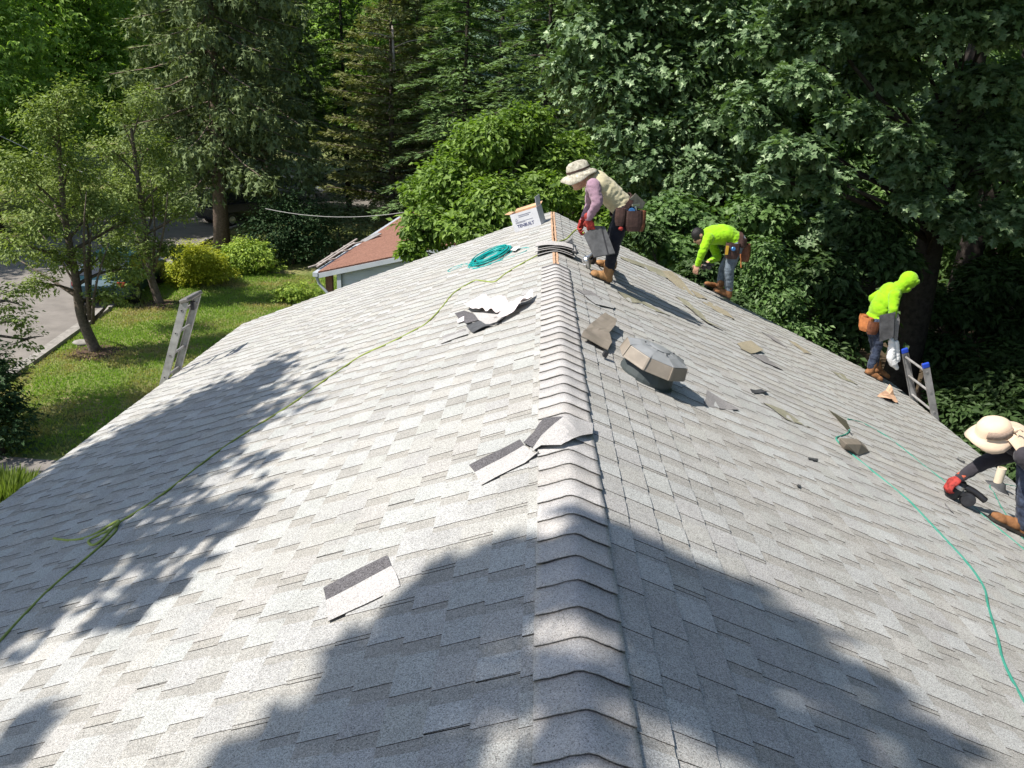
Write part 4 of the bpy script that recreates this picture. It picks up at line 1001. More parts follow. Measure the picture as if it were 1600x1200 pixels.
# ---- man in the camouflage hat, bending over the ridge
Y1 = 7.82
m1 = person('man in camouflage sun hat and khaki shirt bending by the ridge with dark shingles', on_roof(944, 441))
J = {k: at_y(x, y, Y1 + dy) for k, (x, y, dy) in dict(head=(906, 276, -.02), neck=(919, 284, 0), chest=(936, 288, .03), belly=(958, 308, .05), hip=(977, 327, .06), shL=(927, 290, -.19), elL=(934, 316, -.26), wrL=(919, 342, -.2),
     shR=(925, 288, .22), elR=(922, 322, .26), wrR=(911, 345, .12), hpL=(974, 333, -.05), knL=(961, 374, -.1), anL=(952, 420, -.02), hpR=(976, 332, .17), knR=(957, 370, .24), anR=(955, 408, .26)).items()}
hp, up_, fw_, sd_ = head_prims(J['head'], (-.3, .05, 1), (-1, .05, -.5))
tors = (J['chest'] - J['hip']).normalized(); mt = basis(tors, (0, 1, 0))
P = hp + [('c', J['neck'], J['head'] + Vector((.03, 0, -.03)), .055, .05, 0), ('e', J['chest'], (.19, .115, .15), mt, 1), ('e', J['belly'], (.17, .115, .2), mt, 1), ('e', (J['chest'] + J['belly']) / 2, (.183, .118, .2), mt, 1), ('e', (J['hip'] + J['belly']) / 2, (.163, .115, .16), mt, 1),
     ('e', J['hip'], (.16, .125, .12), mt, 2), ('c', J['shL'], J['elL'], .068, .05, 3), ('c', J['elL'], J['wrL'], .05, .031, 3), ('c', J['shR'], J['elR'], .066, .05, 3), ('c', J['elR'], J['wrR'], .05, .031, 3),
     ('c', J['hpL'], J['knL'], .098, .068, 2), ('c', J['knL'], J['anL'], .066, .05, 2), ('c', J['hpR'], J['knR'], .098, .068, 2), ('c', J['knR'], J['anR'], .066, .05, 2), ('c', J['chest'], J['neck'], .1, .06, 1)]
blob('body', P, [M['skin'], M['khaki'], M['black_cloth'], M['mauve']], m1, .012, 2, wrinkle=(.007, 11, [1, 2, 3]))
face_bits(m1, J['head'], up_, fw_, sd_)
ht, u_, f_, s_, c_ = cloth_hat(m1, J['head'] + up_ * .045, up_ + Vector((-.1, -.05, 0)), fw_, M['camo'], .108, .068, band=M['leather_dark'])
hL = at_y(925, 362, Y1 - .18); hR = at_y(904, 360, Y1 + .05)
hand(m1, J['wrL'], hL, (.3, .5, 0), M['red_glove'], .9, thumb_side=1, s=1.1); hand(m1, J['wrR'], hR, (.5, -.6, -.2), M['red_glove'], .9, thumb_side=-1, s=1.1)
boot(m1, J['anL'], at_y(950, 444, Y1 - .02), at_y(921, 431, Y1 - .06), M['boot']); boot(m1, J['anR'], on_roof(958, 423), on_roof(930, 415), M['boot'])
bl = belt_ring(m1, J['hip'] + tors * .05, tors, .178, .142, (0, 1, 0), M['leather_dark'])
pouch(bl, at_y(990, 345, Y1 - .17), (.17, .09, .2), (.05, 0, -1), (.1, -1, 0), M['leather_dark']); pouch(bl, at_y(1000, 345, Y1 + .0), (.13, .1, .2), (0, 0, -1), (1, 0, 0), M['leather']); pouch(bl, at_y(969, 339, Y1 - .19), (.1, .06, .17), (0, 0, -1), (0, -1, 0), M['leather_dark'])
b = MB(); c = at_y(987, 330, Y1 - .19); b.lathe([(.028, -.016), (.032, -.01), (.032, .01), (.028, .016)], c, (0.1, -1, .2), 16); b.build('tape_measure', M['lens_blue'], bl)
b = MB(); b.tube([at_y(993, 322, Y1 - .15), at_y(994, 350, Y1 - .15)], [.012, .012], 8); b.bar(at_y(988, 321, Y1 - .17), at_y(999, 320, Y1 - .13), .02, .02); b.build('hammer', M['steel'], bl)
b = MB(); b.add(*ico(at_y(970, 357, Y1 - .2), (.025, .02, .022))); b.build('chalk_reel', M['red_glove'], bl, smooth=True)
b = MB(); q = [at_y(977, 318, Y1 - .1), at_y(993, 302, Y1 - .06), at_y(1009, 317, Y1 + .02), at_y(1003, 327, Y1)]; b.prism(q, (0, -1, 0), .012); b.build('shirt_tail', M['scrap_under'], m1)

# ---- bending man in yellow-green with grey jeans
Y2 = 11.02
m2 = person('black-haired man in yellow-green long-sleeved shirt and grey jeans, bent double at the far rake', on_roof(1136, 466))
J = {k: at_y(x, y, Y2 + dy) for k, (x, y, dy) in dict(head=(1092, 368, -.02), neck=(1101, 369, 0), chest=(1114, 368, .02), belly=(1133, 366, .03), hip=(1152, 379, .04), shL=(1107, 372, -.18), elL=(1098, 392, -.24), wrL=(1090, 413, -.2),
     shR=(1110, 374, .2), elR=(1122, 402, .1), wrR=(1108, 409, -.05), hpL=(1150, 386, -.07), knL=(1139, 420, -.1), anL=(1139, 452, -.05), hpR=(1151, 386, .14), knR=(1131, 419, .2), anR=(1126, 444, .18)).items()}
hp, up_, fw_, sd_ = head_prims(J['head'], (-.75, .0, .75), (-.55, -.35, -.8), hair=5)
tors = (J['chest'] - J['hip']).normalized(); mt = basis(tors, (0, 1, 0))
P = hp + [('c', J['neck'], J['head'], .055, .05, 0), ('e', J['chest'], (.2, .12, .15), mt, 1), ('e', J['belly'], (.175, .13, .2), mt, 1), ('e', (J['chest'] + J['belly']) / 2, (.188, .128, .2), mt, 1), ('e', (J['hip'] + J['belly']) / 2, (.17, .13, .15), mt, 1), ('e', J['hip'], (.165, .13, .12), mt, 2), ('c', J['chest'], J['neck'], .1, .065, 1),
     ('c', J['shL'], J['elL'], .072, .055, 1), ('c', J['elL'], J['wrL'], .054, .036, 1), ('c', J['shR'], J['elR'], .07, .053, 1), ('c', J['elR'], J['wrR'], .05, .034, 1),
     ('c', J['hpL'], J['knL'], .1, .07, 2), ('c', J['knL'], J['anL'], .068, .055, 2), ('c', J['hpR'], J['knR'], .1, .07, 2), ('c', J['knR'], J['anR'], .068, .055, 2)]
blob('body', P, [M['skin'], M['neon'], M['jeans'], M['skin'], M['skin'], M['hair']], m2, .013, 2, wrinkle=(.008, 10, [1, 2]))
face_bits(m2, J['head'], up_, fw_, sd_)
hand(m2, J['wrL'], at_y(1087, 423, Y2 - .2), (.4, .5, 0), M['skin'], .6, 'hand'); hand(m2, J['wrR'], at_y(1099, 415, Y2 - .12), (-.2, -.2, -1), M['skin'], .8, 'hand', thumb_side=-1)
boot(m2, J['anL'], at_y(1139, 468, Y2 - .04), at_y(1112, 458, Y2 - .1), M['boot_br']); boot(m2, J['anR'], on_roof(1127, 456), on_roof(1100, 446), M['boot_br'])
bl = belt_ring(m2, J['hip'] + tors * .02, tors, .18, .147, (0, 1, 0), M['leather_dark'], .06)
pouch(bl, at_y(1144, 392, Y2 - .17), (.2, .09, .22), (0, 0, -1), (0, -1, 0), M['leather_dark']); pouch(bl, at_y(1165, 395, Y2 - .02), (.16, .12, .24), (.1, 0, -1), (1, -.4, 0), M['leather'])
pouch(bl, at_y(1160, 380, Y2 - .12), (.12, .1, .12), (.1, 0, -1), (.6, -1, 0), M['leather_dark'])
b = MB(); b.box(at_y(1136, 391, Y2 - .23), (.035, .02, .12)); b.build('chisel', pmat('yellow_handle', (.5, .3, .03), .5), bl)
b = MB(); b.lathe([(.024, -.016), (.03, -.01), (.03, .01), (.024, .016)], at_y(1146, 389, Y2 - .24), (0.1, -1, .2), 16); b.build('tape_measure', M['lens_blue'], bl)
b = MB(); b.tube([at_y(1157, 397, Y2 - .2), at_y(1158, 418, Y2 - .2)], [.009, .009], 8); b.build('hammer', M['leather_tan'], bl)

# ---- hooded man at the lower corner
Y3 = 10.9
m3 = person('man with yellow-green hood up and navy jeans, standing at the far eave corner', on_roof(1358, 583))
J = {k: at_y(x, y, Y3 + dy) for k, (x, y, dy) in dict(head=(1419, 441, -.03), neck=(1408, 449, 0), chest=(1390, 460, .02), belly=(1377, 480, .03), hip=(1368, 500, .04), shL=(1386, 455, .2), elL=(1364, 466, .3), wrL=(1374, 490, .26),
     shR=(1398, 460, -.19), elR=(1396, 483, -.27), wrR=(1392, 506, -.26), hpL=(1363, 507, .12), knL=(1367, 540, .15), anL=(1368, 571, .12), hpR=(1369, 507, -.1), knR=(1372, 540, -.12), anR=(1361, 572, -.1)).items()}
hp, up_, fw_, sd_ = head_prims(J['head'], (.45, 0, 1), (1, -.1, -.6))
tors = (J['chest'] - J['hip']).normalized(); mt = basis(tors, (0, 1, 0))
P = hp + [('c', J['neck'], J['head'], .055, .05, 0), ('e', J['chest'], (.215, .135, .17), mt, 1), ('e', J['belly'], (.195, .142, .2), mt, 1), ('e', (J['chest'] + J['belly']) / 2, (.205, .142, .2), mt, 1), ('e', J['hip'] + Vector((0, 0, .03)), (.18, .135, .09), mt, 1), ('e', J['hip'] - Vector((0, 0, .05)), (.155, .125, .1), mt, 2), ('c', J['chest'], J['neck'], .11, .075, 1),
     ('c', J['shL'], J['elL'], .078, .062, 1), ('c', J['elL'], J['wrL'], .06, .04, 1), ('c', J['shR'], J['elR'], .078, .062, 1), ('c', J['elR'], J['wrR'], .06, .04, 1),
     ('c', J['hpL'], J['knL'], .093, .066, 2), ('c', J['knL'], J['anL'], .064, .055, 2), ('c', J['hpR'], J['knR'], .093, .066, 2), ('c', J['knR'], J['anR'], .064, .055, 2)]
blob('body', P, [M['skin'], M['neon'], M['navy']], m3, .013, 3, wrinkle=(.006, 9, [1, 2]))
face_bits(m3, J['head'], up_, fw_, sd_)
m_h = Matrix.Identity(3)
for i in range(3): m_h[i][0] = fw_[i]; m_h[i][1] = sd_[i]; m_h[i][2] = up_[i]
blob('hood', [('e', J['head'] + up_ * .03 - fw_ * .012, (.125, .105, .125), m_h, 0), ('e', J['head'] + up_ * .06 + fw_ * .06, (.07, .085, .05), m_h, 0), ('e', J['head'] - up_ * .05 - fw_ * .04, (.085, .1, .09), m_h, 0), ('e', J['neck'] + Vector((-.02, 0, .0)), (.1, .12, .08), m_h, 0),
              ('e', J['head'] - up_ * .08 + fw_ * .03, (.06, .09, .06), m_h, 0)], [M['neon']], m3, .011, 3, wrinkle=(.004, 12, [0]))
hand(m3, J['wrR'], at_y(1391, 516, Y3 - .26), (-.4, .6, 0), M['skin'], .8, 'hand'); hand(m3, J['wrL'], at_y(1380, 502, Y3 + .22), (.4, .5, 0), M['skin'], .6, 'hand', thumb_side=-1)
boot(m3, J['anL'], at_y(1363, 581, Y3 + .1), at_y(1388, 592, Y3 + .1), M['boot_br']); boot(m3, J['anR'], at_y(1350, 584, Y3 - .1), at_y(1377, 597, Y3 - .12), M['boot_br'])
bl = belt_ring(m3, J['hip'], tors, .175, .14, (0, 1, 0), M['leather'], .055)
pouch(bl, at_y(1353, 506, Y3 - .08), (.19, .12, .2), (0, 0, -1), (-1, -.6, 0), M['leather_tan']); pouch(bl, at_y(1364, 512, Y3 - .17), (.16, .09, .19), (0, 0, -1), (0, -1, 0), M['leather']); pouch(bl, at_y(1349, 497, Y3), (.12, .1, .1), (0, 0, -1), (-1, 0, 0), M['leather_tan'])

# ---- kneeling man in the beige hat, half outside the right edge
hand_p = on_roof(1486, 757, .13)
Yh = hand_p.y
m4 = person('crouching man in beige neck-flap hat and charcoal sleeves at the right picture edge', on_roof(1590, 840))
J = dict(head=at_y(1549, 681, Yh - .05), neck=at_y(1582, 696, Yh - .05), chest=at_y(1625, 712, Yh), belly=at_y(1668, 742, Yh), hip=at_y(1700, 785, Yh - .02), shL=at_y(1598, 712, Yh - .22), elL=at_y(1668, 780, Yh - .32), wrL=at_y(1660, 830, Yh - .3),
         shR=at_y(1580, 708, Yh + .14), elR=at_y(1538, 722, Yh + .1), wrR=at_y(1500, 746, Yh + .02))
fn = on_roof(1590, 838); ff = on_roof(1680, 815)
J['anL'] = fn + Vector((.02, 0, .12)); J['knL'] = at_y(1606, 728, fn.y); J['hpL'] = J['hip'] + Vector((0, -.1, -.02)); J['anR'] = ff + Vector((0, .0, .12)); J['knR'] = at_y(1625, 790, ff.y + .1); J['hpR'] = J['hip'] + Vector((0, .1, -.02))
hp, up_, fw_, sd_ = head_prims(J['head'], (-.35, -.1, 1), (-1, .0, -.75))
tors = (J['chest'] - J['hip']).normalized(); mt = basis(tors, (0, 1, 0))
P = hp + [('c', J['neck'], J['head'], .055, .05, 0), ('e', J['chest'], (.2, .13, .16), mt, 1), ('e', J['belly'], (.17, .13, .17), mt, 1), ('e', J['hip'], (.165, .13, .13), mt, 2), ('c', J['chest'], J['neck'], .1, .07, 1),
     ('c', J['shL'], J['elL'], .07, .055, 1), ('c', J['elL'], J['wrL'], .052, .036, 1), ('c', J['shR'], J['elR'], .072, .056, 1), ('c', J['elR'], J['wrR'], .056, .038, 1),
     ('c', J['hpL'], J['knL'], .1, .078, 2), ('c', J['knL'], J['anL'], .076, .06, 2), ('c', J['hpR'], J['knR'], .1, .075, 2), ('c', J['knR'], J['anR'], .07, .055, 2)]
blob('body', P, [M['skin'], M['char'], M['navy'], M['char']], m4, .012, 2, wrinkle=(.007, 11, [1, 2]))
face_bits(m4, J['head'], up_, fw_, sd_)
ht, u_, f_, s_, c_ = cloth_hat(m4, J['head'] + up_ * .03 + fw_ * -.01, Vector((-.16, -.30, 1)), (-1, -.05, -.5), M['beige'], .122, .048)
# neck flap and gathered band
b = MB(); n = 13; V = []; F = []
for j in range(9):
    t = j / 8
    for i in range(n):
        a = math.pi + (i / (n - 1) - .5) * 2.6; e = .13 + .27 * t
        V.append(c_ + (f_ * math.cos(a) * 1.1 + s_ * math.sin(a) * (.95 - .25 * t)) * e + u_ * (.03 - .10 * t - .07 * t * t + .014 * math.sin(a * 9 + t * 2) * (1 - t * .4)))
for j in range(8):
    for i in range(n - 1): F.append((j * n + i, (j + 1) * n + i, (j + 1) * n + i + 1, j * n + i + 1))
b.add(V, F); fo = b.build('neck_flap', M['beige'], ht, smooth=True); sm_ = fo.modifiers.new('s', 'SOLIDIFY'); sm_.thickness = .005
b = MB(); V = []; F = []; n = 12
for j, hh in enumerate((.2, .45, .68)):
    for i in range(n):
        a = .7 + i / (n - 1) * 1.7; V.append(c_ + (f_ * math.cos(a) * 1.1 + s_ * math.sin(a) * .93) * .122 * (1.05 - .05 * j) + u_ * hh * .122 + (f_ * .004 * math.sin(i * 2)))
for j in range(2):
    for i in range(n - 1): F.append((j * n + i, (j + 1) * n + i, (j + 1) * n + i + 1, j * n + i + 1))
b.add(V, F); fo = b.build('hat_mesh', pmat('taupe_mesh', (.3, .22, .17), .9, .3, 60), ht, smooth=True); sm_ = fo.modifiers.new('s', 'SOLIDIFY'); sm_.thickness = .008
b = MB(); k0 = c_ + (f_ * math.cos(2.45) * 1.1 + s_ * math.sin(2.45) * .93) * .135 + u_ * .06
b.add(*ico(k0, (.022, .018, .02))); b.tube([k0, k0 + Vector((.02, -.02, -.03)), k0 + Vector((.015, -.03, -.06))], [.008, .006, .005], 6); b.tube([k0, k0 + Vector((.03, -.01, .02)), k0 + Vector((.05, -.02, .0))], [.008, .008, .006], 6); b.build('knot', M['beige'], ht, smooth=True)
hand(m4, J['wrR'], hand_p, (-.2, -.1, -1), M['red_glove'], .8, 'glove', s=1.08, thumb_side=1); hand(m4, J['wrL'], at_y(1650, 850, Yh - .3), (0, 0, -1), M['red_glove'], .6, 'glove', s=1.1, thumb_side=-1)
b = MB(); dW = (J['elR'] - J['wrR']).normalized(); b.lathe([(.034, -.025), (.04, -.02), (.04, .02), (.036, .025)], J['wrR'] + dW * .02, dW, 16); b.build('cuff', pmat('rust_cuff', (.45, .1, .05), .7, .2, 40), m4, smooth=True)
boot(m4, J['anL'], fn + Vector((.06, 0, .0)), on_roof(1543, 813), M['boot_br'], .058); boot(m4, J['anR'], ff + Vector((.06, 0, 0)), on_roof(1640, 800), M['boot_br'], .055)
# ------------------------------------------------------------------ things lying on the roof
def surf_z(x, y=5.0):
    a = abs(x); z = RIDGE - SLOPE * a + .0085
    if a < .142 and y < Y_CAPEND + .07:
        zc = RIDGE + .031 - (SLOPE * a if a > .035 else SLOPE * (.0175 + a * a / .07)); z = max(z, zc)
    return z
def patch(name, pts, mat, h=.006, th=.004, warp=.006, cuts=3, parent=None, seed=0, drape=True, hs=None, freq=6.0, smooth=False):
    """polygon given on the roof in picture points, laid over the roof surface, with real thickness"""
    import bmesh
    P = [on_roof(x, y) for x, y in pts]; bm = bmesh.new(); vs = [bm.verts.new((p.x, p.y, 0)) for p in P]; f = bm.faces.new(vs)
    if f.normal.z < 0: f.normal_flip()
    bmesh.ops.triangulate(bm, faces=bm.faces[:]); bmesh.ops.subdivide_edges(bm, edges=bm.edges[:], cuts=cuts, use_grid_fill=True)
    for v in bm.verts:
        q = Vector((v.co.x * freq, v.co.y * freq, seed * 3.7)); hh = h + warp * (noise.noise(q) + .35)
        if hs:
            tot = 0; ww = 0
            for p, k in zip(P, hs): dd = 1 / ((p.x - v.co.x) ** 2 + (p.y - v.co.y) ** 2 + 1e-4); tot += k * dd; ww += dd
            hh += tot / ww
        v.co.z = surf_z(v.co.x, v.co.y) + max(.001, hh)
    bmesh.ops.recalc_face_normals(bm, faces=bm.faces[:])
    if sum(f.normal.z for f in bm.faces) < 0: bmesh.ops.reverse_faces(bm, faces=bm.faces[:])
    me = bpy.data.meshes.new(name); bm.to_mesh(me); bm.free()
    a = me.attributes.new('tone', 'FLOAT_COLOR', 'POINT'); a.data.foreach_set('color', np.ones(len(me.vertices) * 4, dtype=np.float32))
    me.polygons.foreach_set('use_smooth', np.full(len(me.polygons), smooth)); me.materials.append(mat)
    if mat != M['plastic'] : me.materials.append(M['asphalt_felt'])
    o = link(name, me, parent); s_ = o.modifiers.new('thickness', 'SOLIDIFY'); s_.thickness = th; s_.offset = 1
    if mat != M['plastic']: s_.material_offset_rim = 1
    return o
M['plastic'] = pmat('white_plastic_film', (.78, .76, .76), .35, .06, 8, c2=(.9, .72, .7), spec=.5)
M['tan_piece'] = granule_mat('tan_shingle_back', (.34, .30, .215), .3, fine=300)
M['olive_piece'] = granule_mat('olive_shingle_back', (.27, .26, .19), .3, fine=300)
M['grey_piece'] = granule_mat('grey_shingle_piece', (.26, .25, .245), .45)

SC = 'ridge cap offcuts with a dark nailing strip'
def cap_piece(label, dark, light, seed, h=.008, warp=.008, group=SC):
    o = patch('cap_offcut', light, M['cap'], h=h, warp=warp, seed=seed, cuts=3); tag(o, label, 'shingle offcut', group)
    patch('nailing_strip', dark, M['dark_granule'], h=h + .001, warp=warp, seed=seed, cuts=3, parent=o)
    return o
cap_piece('rectangular cap offcut with dark strip lying alone at the edge of the big shadow', [(506, 926), (605.6, 874.7), (612, 890.6), (510, 945)], [(510, 945), (612, 890.6), (619, 904), (626, 922.5), (570, 952.5), (513.7, 979.7)], 1)
cap_piece('long cap offcut with dark strip left of the ridge, its end under the draped piece', [(733, 734), (812.5, 693.5), (819, 703), (742, 745)], [(742, 745), (819, 703), (842, 719), (752.5, 765)], 2, h=.009)
cap_piece('cap piece draped over the ridge with its dark strip pointing down left', [(818, 700), (850, 667), (879, 666), (833, 708)], [(833, 708), (879, 666), (902, 668), (925, 676), (924, 692), (905, 696), (887, 704), (876, 712), (835, 712)], 3, h=.014, warp=.012)

def scrap(label, pts, mat, seed, h=.006, warp=.012, hs=None, name='shingle_scrap', cat='shingle scrap'):
    return tag(patch(name, pts, M[mat], h=h, warp=warp, seed=seed, hs=hs, cuts=2), label, cat, 'shingle scraps lying on the right slope')
scrap('tan scrap, the broadest, below the feet of the bending yellow-green man', [(1032, 425), (1049, 426), (1062, 436), (1085, 466), (1075, 460), (1056, 449), (1045, 440)], 'tan_piece', 5)
scrap('long olive scrap ending at the upper corner of the broadest tan scrap', [(966, 402), (1002.5, 413.6), (1032, 424), (1043, 438), (1013, 424), (973, 408)], 'olive_piece', 6)
scrap('small tan sliver at the lower tip of the broadest tan scrap', [(1079, 455), (1092, 460), (1104, 470), (1088, 467)], 'tan_piece', 7)
scrap('tan scrap bent in the middle, right of the long olive sliver', [(1096, 474), (1109, 474), (1136, 489), (1147, 502), (1119, 489)], 'tan_piece', 8)
scrap('long thin curling olive sliver at the tip of the hat man shadow', [(1053.5, 464.6), (1068, 471), (1092, 491), (1109, 508), (1134, 522), (1107, 510), (1087, 495), (1066, 476)], 'olive_piece', 9, warp=.03)
scrap('olive scrap lying under the shadow of the man in the camouflage hat', [(964, 458), (981, 463.5), (1009, 476), (1047, 497.5), (1024, 489), (1004.6, 478), (981, 474)], 'olive_piece', 10)
scrap('thick folded tan scrap in the middle of the right slope', [(1151, 539), (1172.5, 539), (1191.6, 554), (1172.5, 556), (1157.6, 548.5)], 'tan_piece', 11, hs=[.0, .03, .035, .0, .0])
scrap('grey scrap just downhill of the thick folded tan one', [(1172.5, 557), (1194, 558), (1223.5, 582.5), (1194, 570)], 'grey_piece', 12)
scrap('narrow tan scrap halfway between the folded scrap and the far rake', [(1231, 533.6), (1242.6, 538), (1268, 556), (1255, 553)], 'tan_piece', 13)
scrap('faint grey scrap with a brown corner uphill of the narrow tan scrap', [(1189.5, 521), (1206.5, 527), (1230, 546), (1211, 536)], 'grey_piece', 14)
scrap('diamond-shaped olive-grey scrap uphill of the hose and the roof vent', [(1191.7, 633), (1225, 646), (1264.6, 671), (1229, 660)], 'olive_piece', 15)
scrap('slim olive scrap nearest the boots of the hooded man', [(1298, 582), (1317, 587.5), (1339.6, 604), (1314.6, 594)], 'olive_piece', 16)
scrap('small dark curled scrap between the dome and the diamond-shaped scrap', [(1171, 613), (1196, 614.6), (1198, 619), (1175, 617.5)], 'old_felt', 17, hs=[.01, .0, .02, .0])
scrap('grey scrap touching the tip of the dome shadow', [(1104, 614.6), (1120, 624), (1154, 646), (1125, 642), (1100, 637)], 'grey_piece', 18)
scrap('tiny black crumb left of the roof vent, lower on the slope', [(1262, 719), (1277, 721), (1276, 724.6), (1262, 722)], 'old_felt', 19)
scrap('grey scrap close right of the last ridge caps', [(899, 456), (923, 458), (940, 471), (912, 465)], 'grey_piece', 20)
scrap('pale scrap with a black lower edge downhill of the one by the last ridge caps', [(912, 466), (929, 467), (960, 483), (958, 487), (930, 480)], 'shingle', 21, h=.014)
scrap('thin dark sliver uphill of the crouching man in the beige hat', [(1496, 717), (1507, 724), (1506, 727), (1494, 719)], 'old_felt', 22)
scrap('dark sliver on the slope below the black nail gun', [(1475, 790), (1486, 801), (1489, 806), (1478, 796)], 'grey_piece', 23)
scrap('tiny dark crumb below the grey dome', [(1245, 762), (1250, 763), (1249, 767), (1244, 765)], 'old_felt', 24)
# crumpled orange-brown paper
o = patch('paper_scrap', [(1370, 621), (1387, 612), (1399, 624), (1402, 633), (1388, 630)], M['plastic'], h=.01, warp=.03, seed=31, hs=[0, .09, .0, .0, .02], cuts=3, th=.002)
o.data.materials[0] = pmat('orange_brown_paper', (.62, .38, .24), .8, .2, 20); tag(o, 'crumpled orange-brown paper scrap uphill of the right ladder', 'paper scrap')

# ---- white wrapper and waste left of the ridge
def c2(x, y): return (680 + x / 8.89, 450 + y / 8.89)
o = patch('plastic_wrapper', [c2(*q) for q in ((385, 350), (470, 290), (600, 222), (625, 190), (680, 185), (700, 225), (900, 232), (1010, 280), (1200, 245), (1350, 150), (1350, 215), (1200, 345), (1060, 440), (960, 500), (880, 545), (800, 560), (880, 480), (960, 425), (780, 415), (620, 400), (480, 395))],
          M['plastic'], h=.045, warp=.055, seed=40, cuts=5, th=.0015, freq=9, smooth=True); tag(o, 'crumpled white and pinkish plastic wrapper lying left of the ridge', 'plastic wrapper')
def waste(label, pts, mat, seed, **k): return tag(patch('shingle_waste', [c2(*q) for q in pts], M[mat], seed=seed, cuts=2, **k), label, 'shingle waste', 'waste pieces round the white wrapper')
waste('pale bent cap piece partly under the white wrapper', ((520, 395), (980, 420), (960, 470), (880, 520), (700, 575), (600, 490)), 'cap', 41, h=.018, warp=.01)
waste('dark granule flap sticking out left of the white wrapper', ((270, 430), (400, 370), (520, 390), (600, 490), (430, 540), (350, 490)), 'dark_granule', 42, h=.02, warp=.02)
waste('black curled shingle corner below the white wrapper', ((430, 580), (600, 505), (700, 570), (800, 560), (880, 515), (880, 535), (700, 600), (525, 675)), 'old_felt', 43, h=.012, warp=.02)
waste('grey strip lying lower left of the white wrapper', ((100, 700), (420, 590), (430, 622), (105, 738)), 'grey_piece', 44, h=.006, warp=.004)
waste('pale strip with a black lower edge, outermost of the waste pieces', ((110, 745), (430, 630), (480, 675), (350, 720), (80, 815)), 'shingle', 45, h=.012, warp=.006)
waste('small pinkish torn film left of the dark flap', ((300, 520), (350, 480), (400, 460), (400, 510), (310, 545)), 'plastic', 46, h=.012, warp=.03)

# ---- hoses
def hose(name, label, cat, pts, r, mat, h=.0, group=None, parent=None, sub=8, prefix=None):
    P = []
    for q in pts:
        x, y = q[:2]; hh = q[2] if len(q) > 2 else 0; p = on_roof(x, y); P.append(Vector((p.x, p.y, surf_z(p.x, p.y) + r + .002 + h + hh)))
    P = (prefix or []) + P
    b = MB(); b.tube(smooth_path(P, sub), r, 8); o = b.build(name, mat, parent, smooth=True)
    if label: tag(o, label, cat, group)
    return o
M['yg_hose'] = pmat('yellow_green_hose', (.24, .29, .055), .6, .2, 20, spec=.4); M['teal_hose'] = pmat('teal_hose', (.045, .25, .18), .5, .15, 20, spec=.4); M['teal_coil'] = pmat('bright_teal_hose', (.0, .30, .28), .4, .15, 20, spec=.5)
hL1 = at_y(912, 364, Y1 - .05)
o = hose('air_hose', 'yellow-green air hose running from the hat man down the left slope past a small tangle', 'air hose',
     [(884, 384, .06), (868.6, 389, .05), (853, 395, .005), (819, 412.7), (790.5, 430), (773, 443), (756, 442), (743, 441), (727.7, 448.5), (708, 461.5), (693, 480), (680, 495), (664, 510), (650, 518), (613, 537), (567, 558), (533, 580), (500, 603), (453, 637), (400, 670), (354, 700), (310, 733), (267, 767), (225, 797), (187.5, 821), (179, 837), (142, 871), (83, 921), (42, 962), (0, 1008), (-60, 1080), (-140, 1170)],
     .0085, M['yg_hose'], prefix=[hL1, hL1.lerp(on_roof(890, 380), .5) + Vector((0, 0, .1))])
hose('hose_loop', None, None, [(85, 845), (105, 848), (128, 846), (150, 838), (170, 828, .01), (186, 822, .02), (184, 828, .02), (168, 836, .01), (150, 843), (139, 850), (146, 856), (160, 850, .01), (173, 838, .018), (184, 826, .02)], .0085, M['yg_hose'], parent=o)
def c9(x, y): return (680 + x / 8.89, 370 + y / 8.89)
root = hose('hose_coil', 'flat coil of bright teal hose lying on the left slope below the cardboard box', 'hose coil', [c9(*q) for q in ((450, 395), (420, 390), (360, 405), (250, 445), (185, 480), (180, 500), (230, 490), (330, 440), (420, 410), (470, 400))], .0055, M['teal_coil'])
rr = random.Random(5)
for k in range(17):
    f = .35 + .65 * (k / 16) if k % 2 else 1 - .6 * (k / 16); cx, cy = 765 + rr.uniform(-25, 25), 305 + rr.uniform(-8, 8); L = 325 * f ** .5 * rr.uniform(.93, 1.04); W = 78 * f * rr.uniform(.85, 1.1); an = math.radians(-23.5 + rr.uniform(-1.5, 1.5)); pts = []
    for i in range(15):
        a = 2 * math.pi * i / 14; x = math.cos(a) * L; y = math.sin(a) * W; pts.append((*c9(cx + x * math.cos(an) - y * math.sin(an), cy + x * math.sin(an) + y * math.cos(an)), (k % 6) * .008 + rr.uniform(0, .004)))
    hose('hose_turn', None, None, pts, .0065, M['teal_coil'], parent=root, sub=4)
hose('hose_tail', None, None, [c9(*q) for q in ((450, 440), (560, 465), (700, 410), (900, 350), (1100, 285), (1200, 245), (1290, 195), (1295, 170), (1220, 175), (1120, 195), (1060, 185))], .0055, M['teal_coil'], parent=root)
b = MB(); q = [on_roof(*c9(*z)) + Vector((0, 0, .05)) for z in ((1040, 240), (1110, 250), (1180, 190), (1100, 200))]; b.prism(q, (-SA, 0, CA), .003); b.build('paper_tag', M['fascia'], root)
def c6(x, y): return (1100 + x / 2.4, 400 + y / 2.4)
hose('air_hose', 'teal air hose running downhill from the roof vent out of the lower right corner', 'air hose', [c6(540, 650), c6(544, 662), c6(530, 676), c6(505, 684), c6(494, 690), c6(500, 703), c6(520, 722), c6(570, 765), c6(650, 830), c6(760, 920), (1433, 800), (1477, 847), (1513, 887), (1536, 922), (1543, 953), (1557, 1000), (1567, 1040), (1597, 1100), (1640, 1180)], .0075, M['teal_hose'])
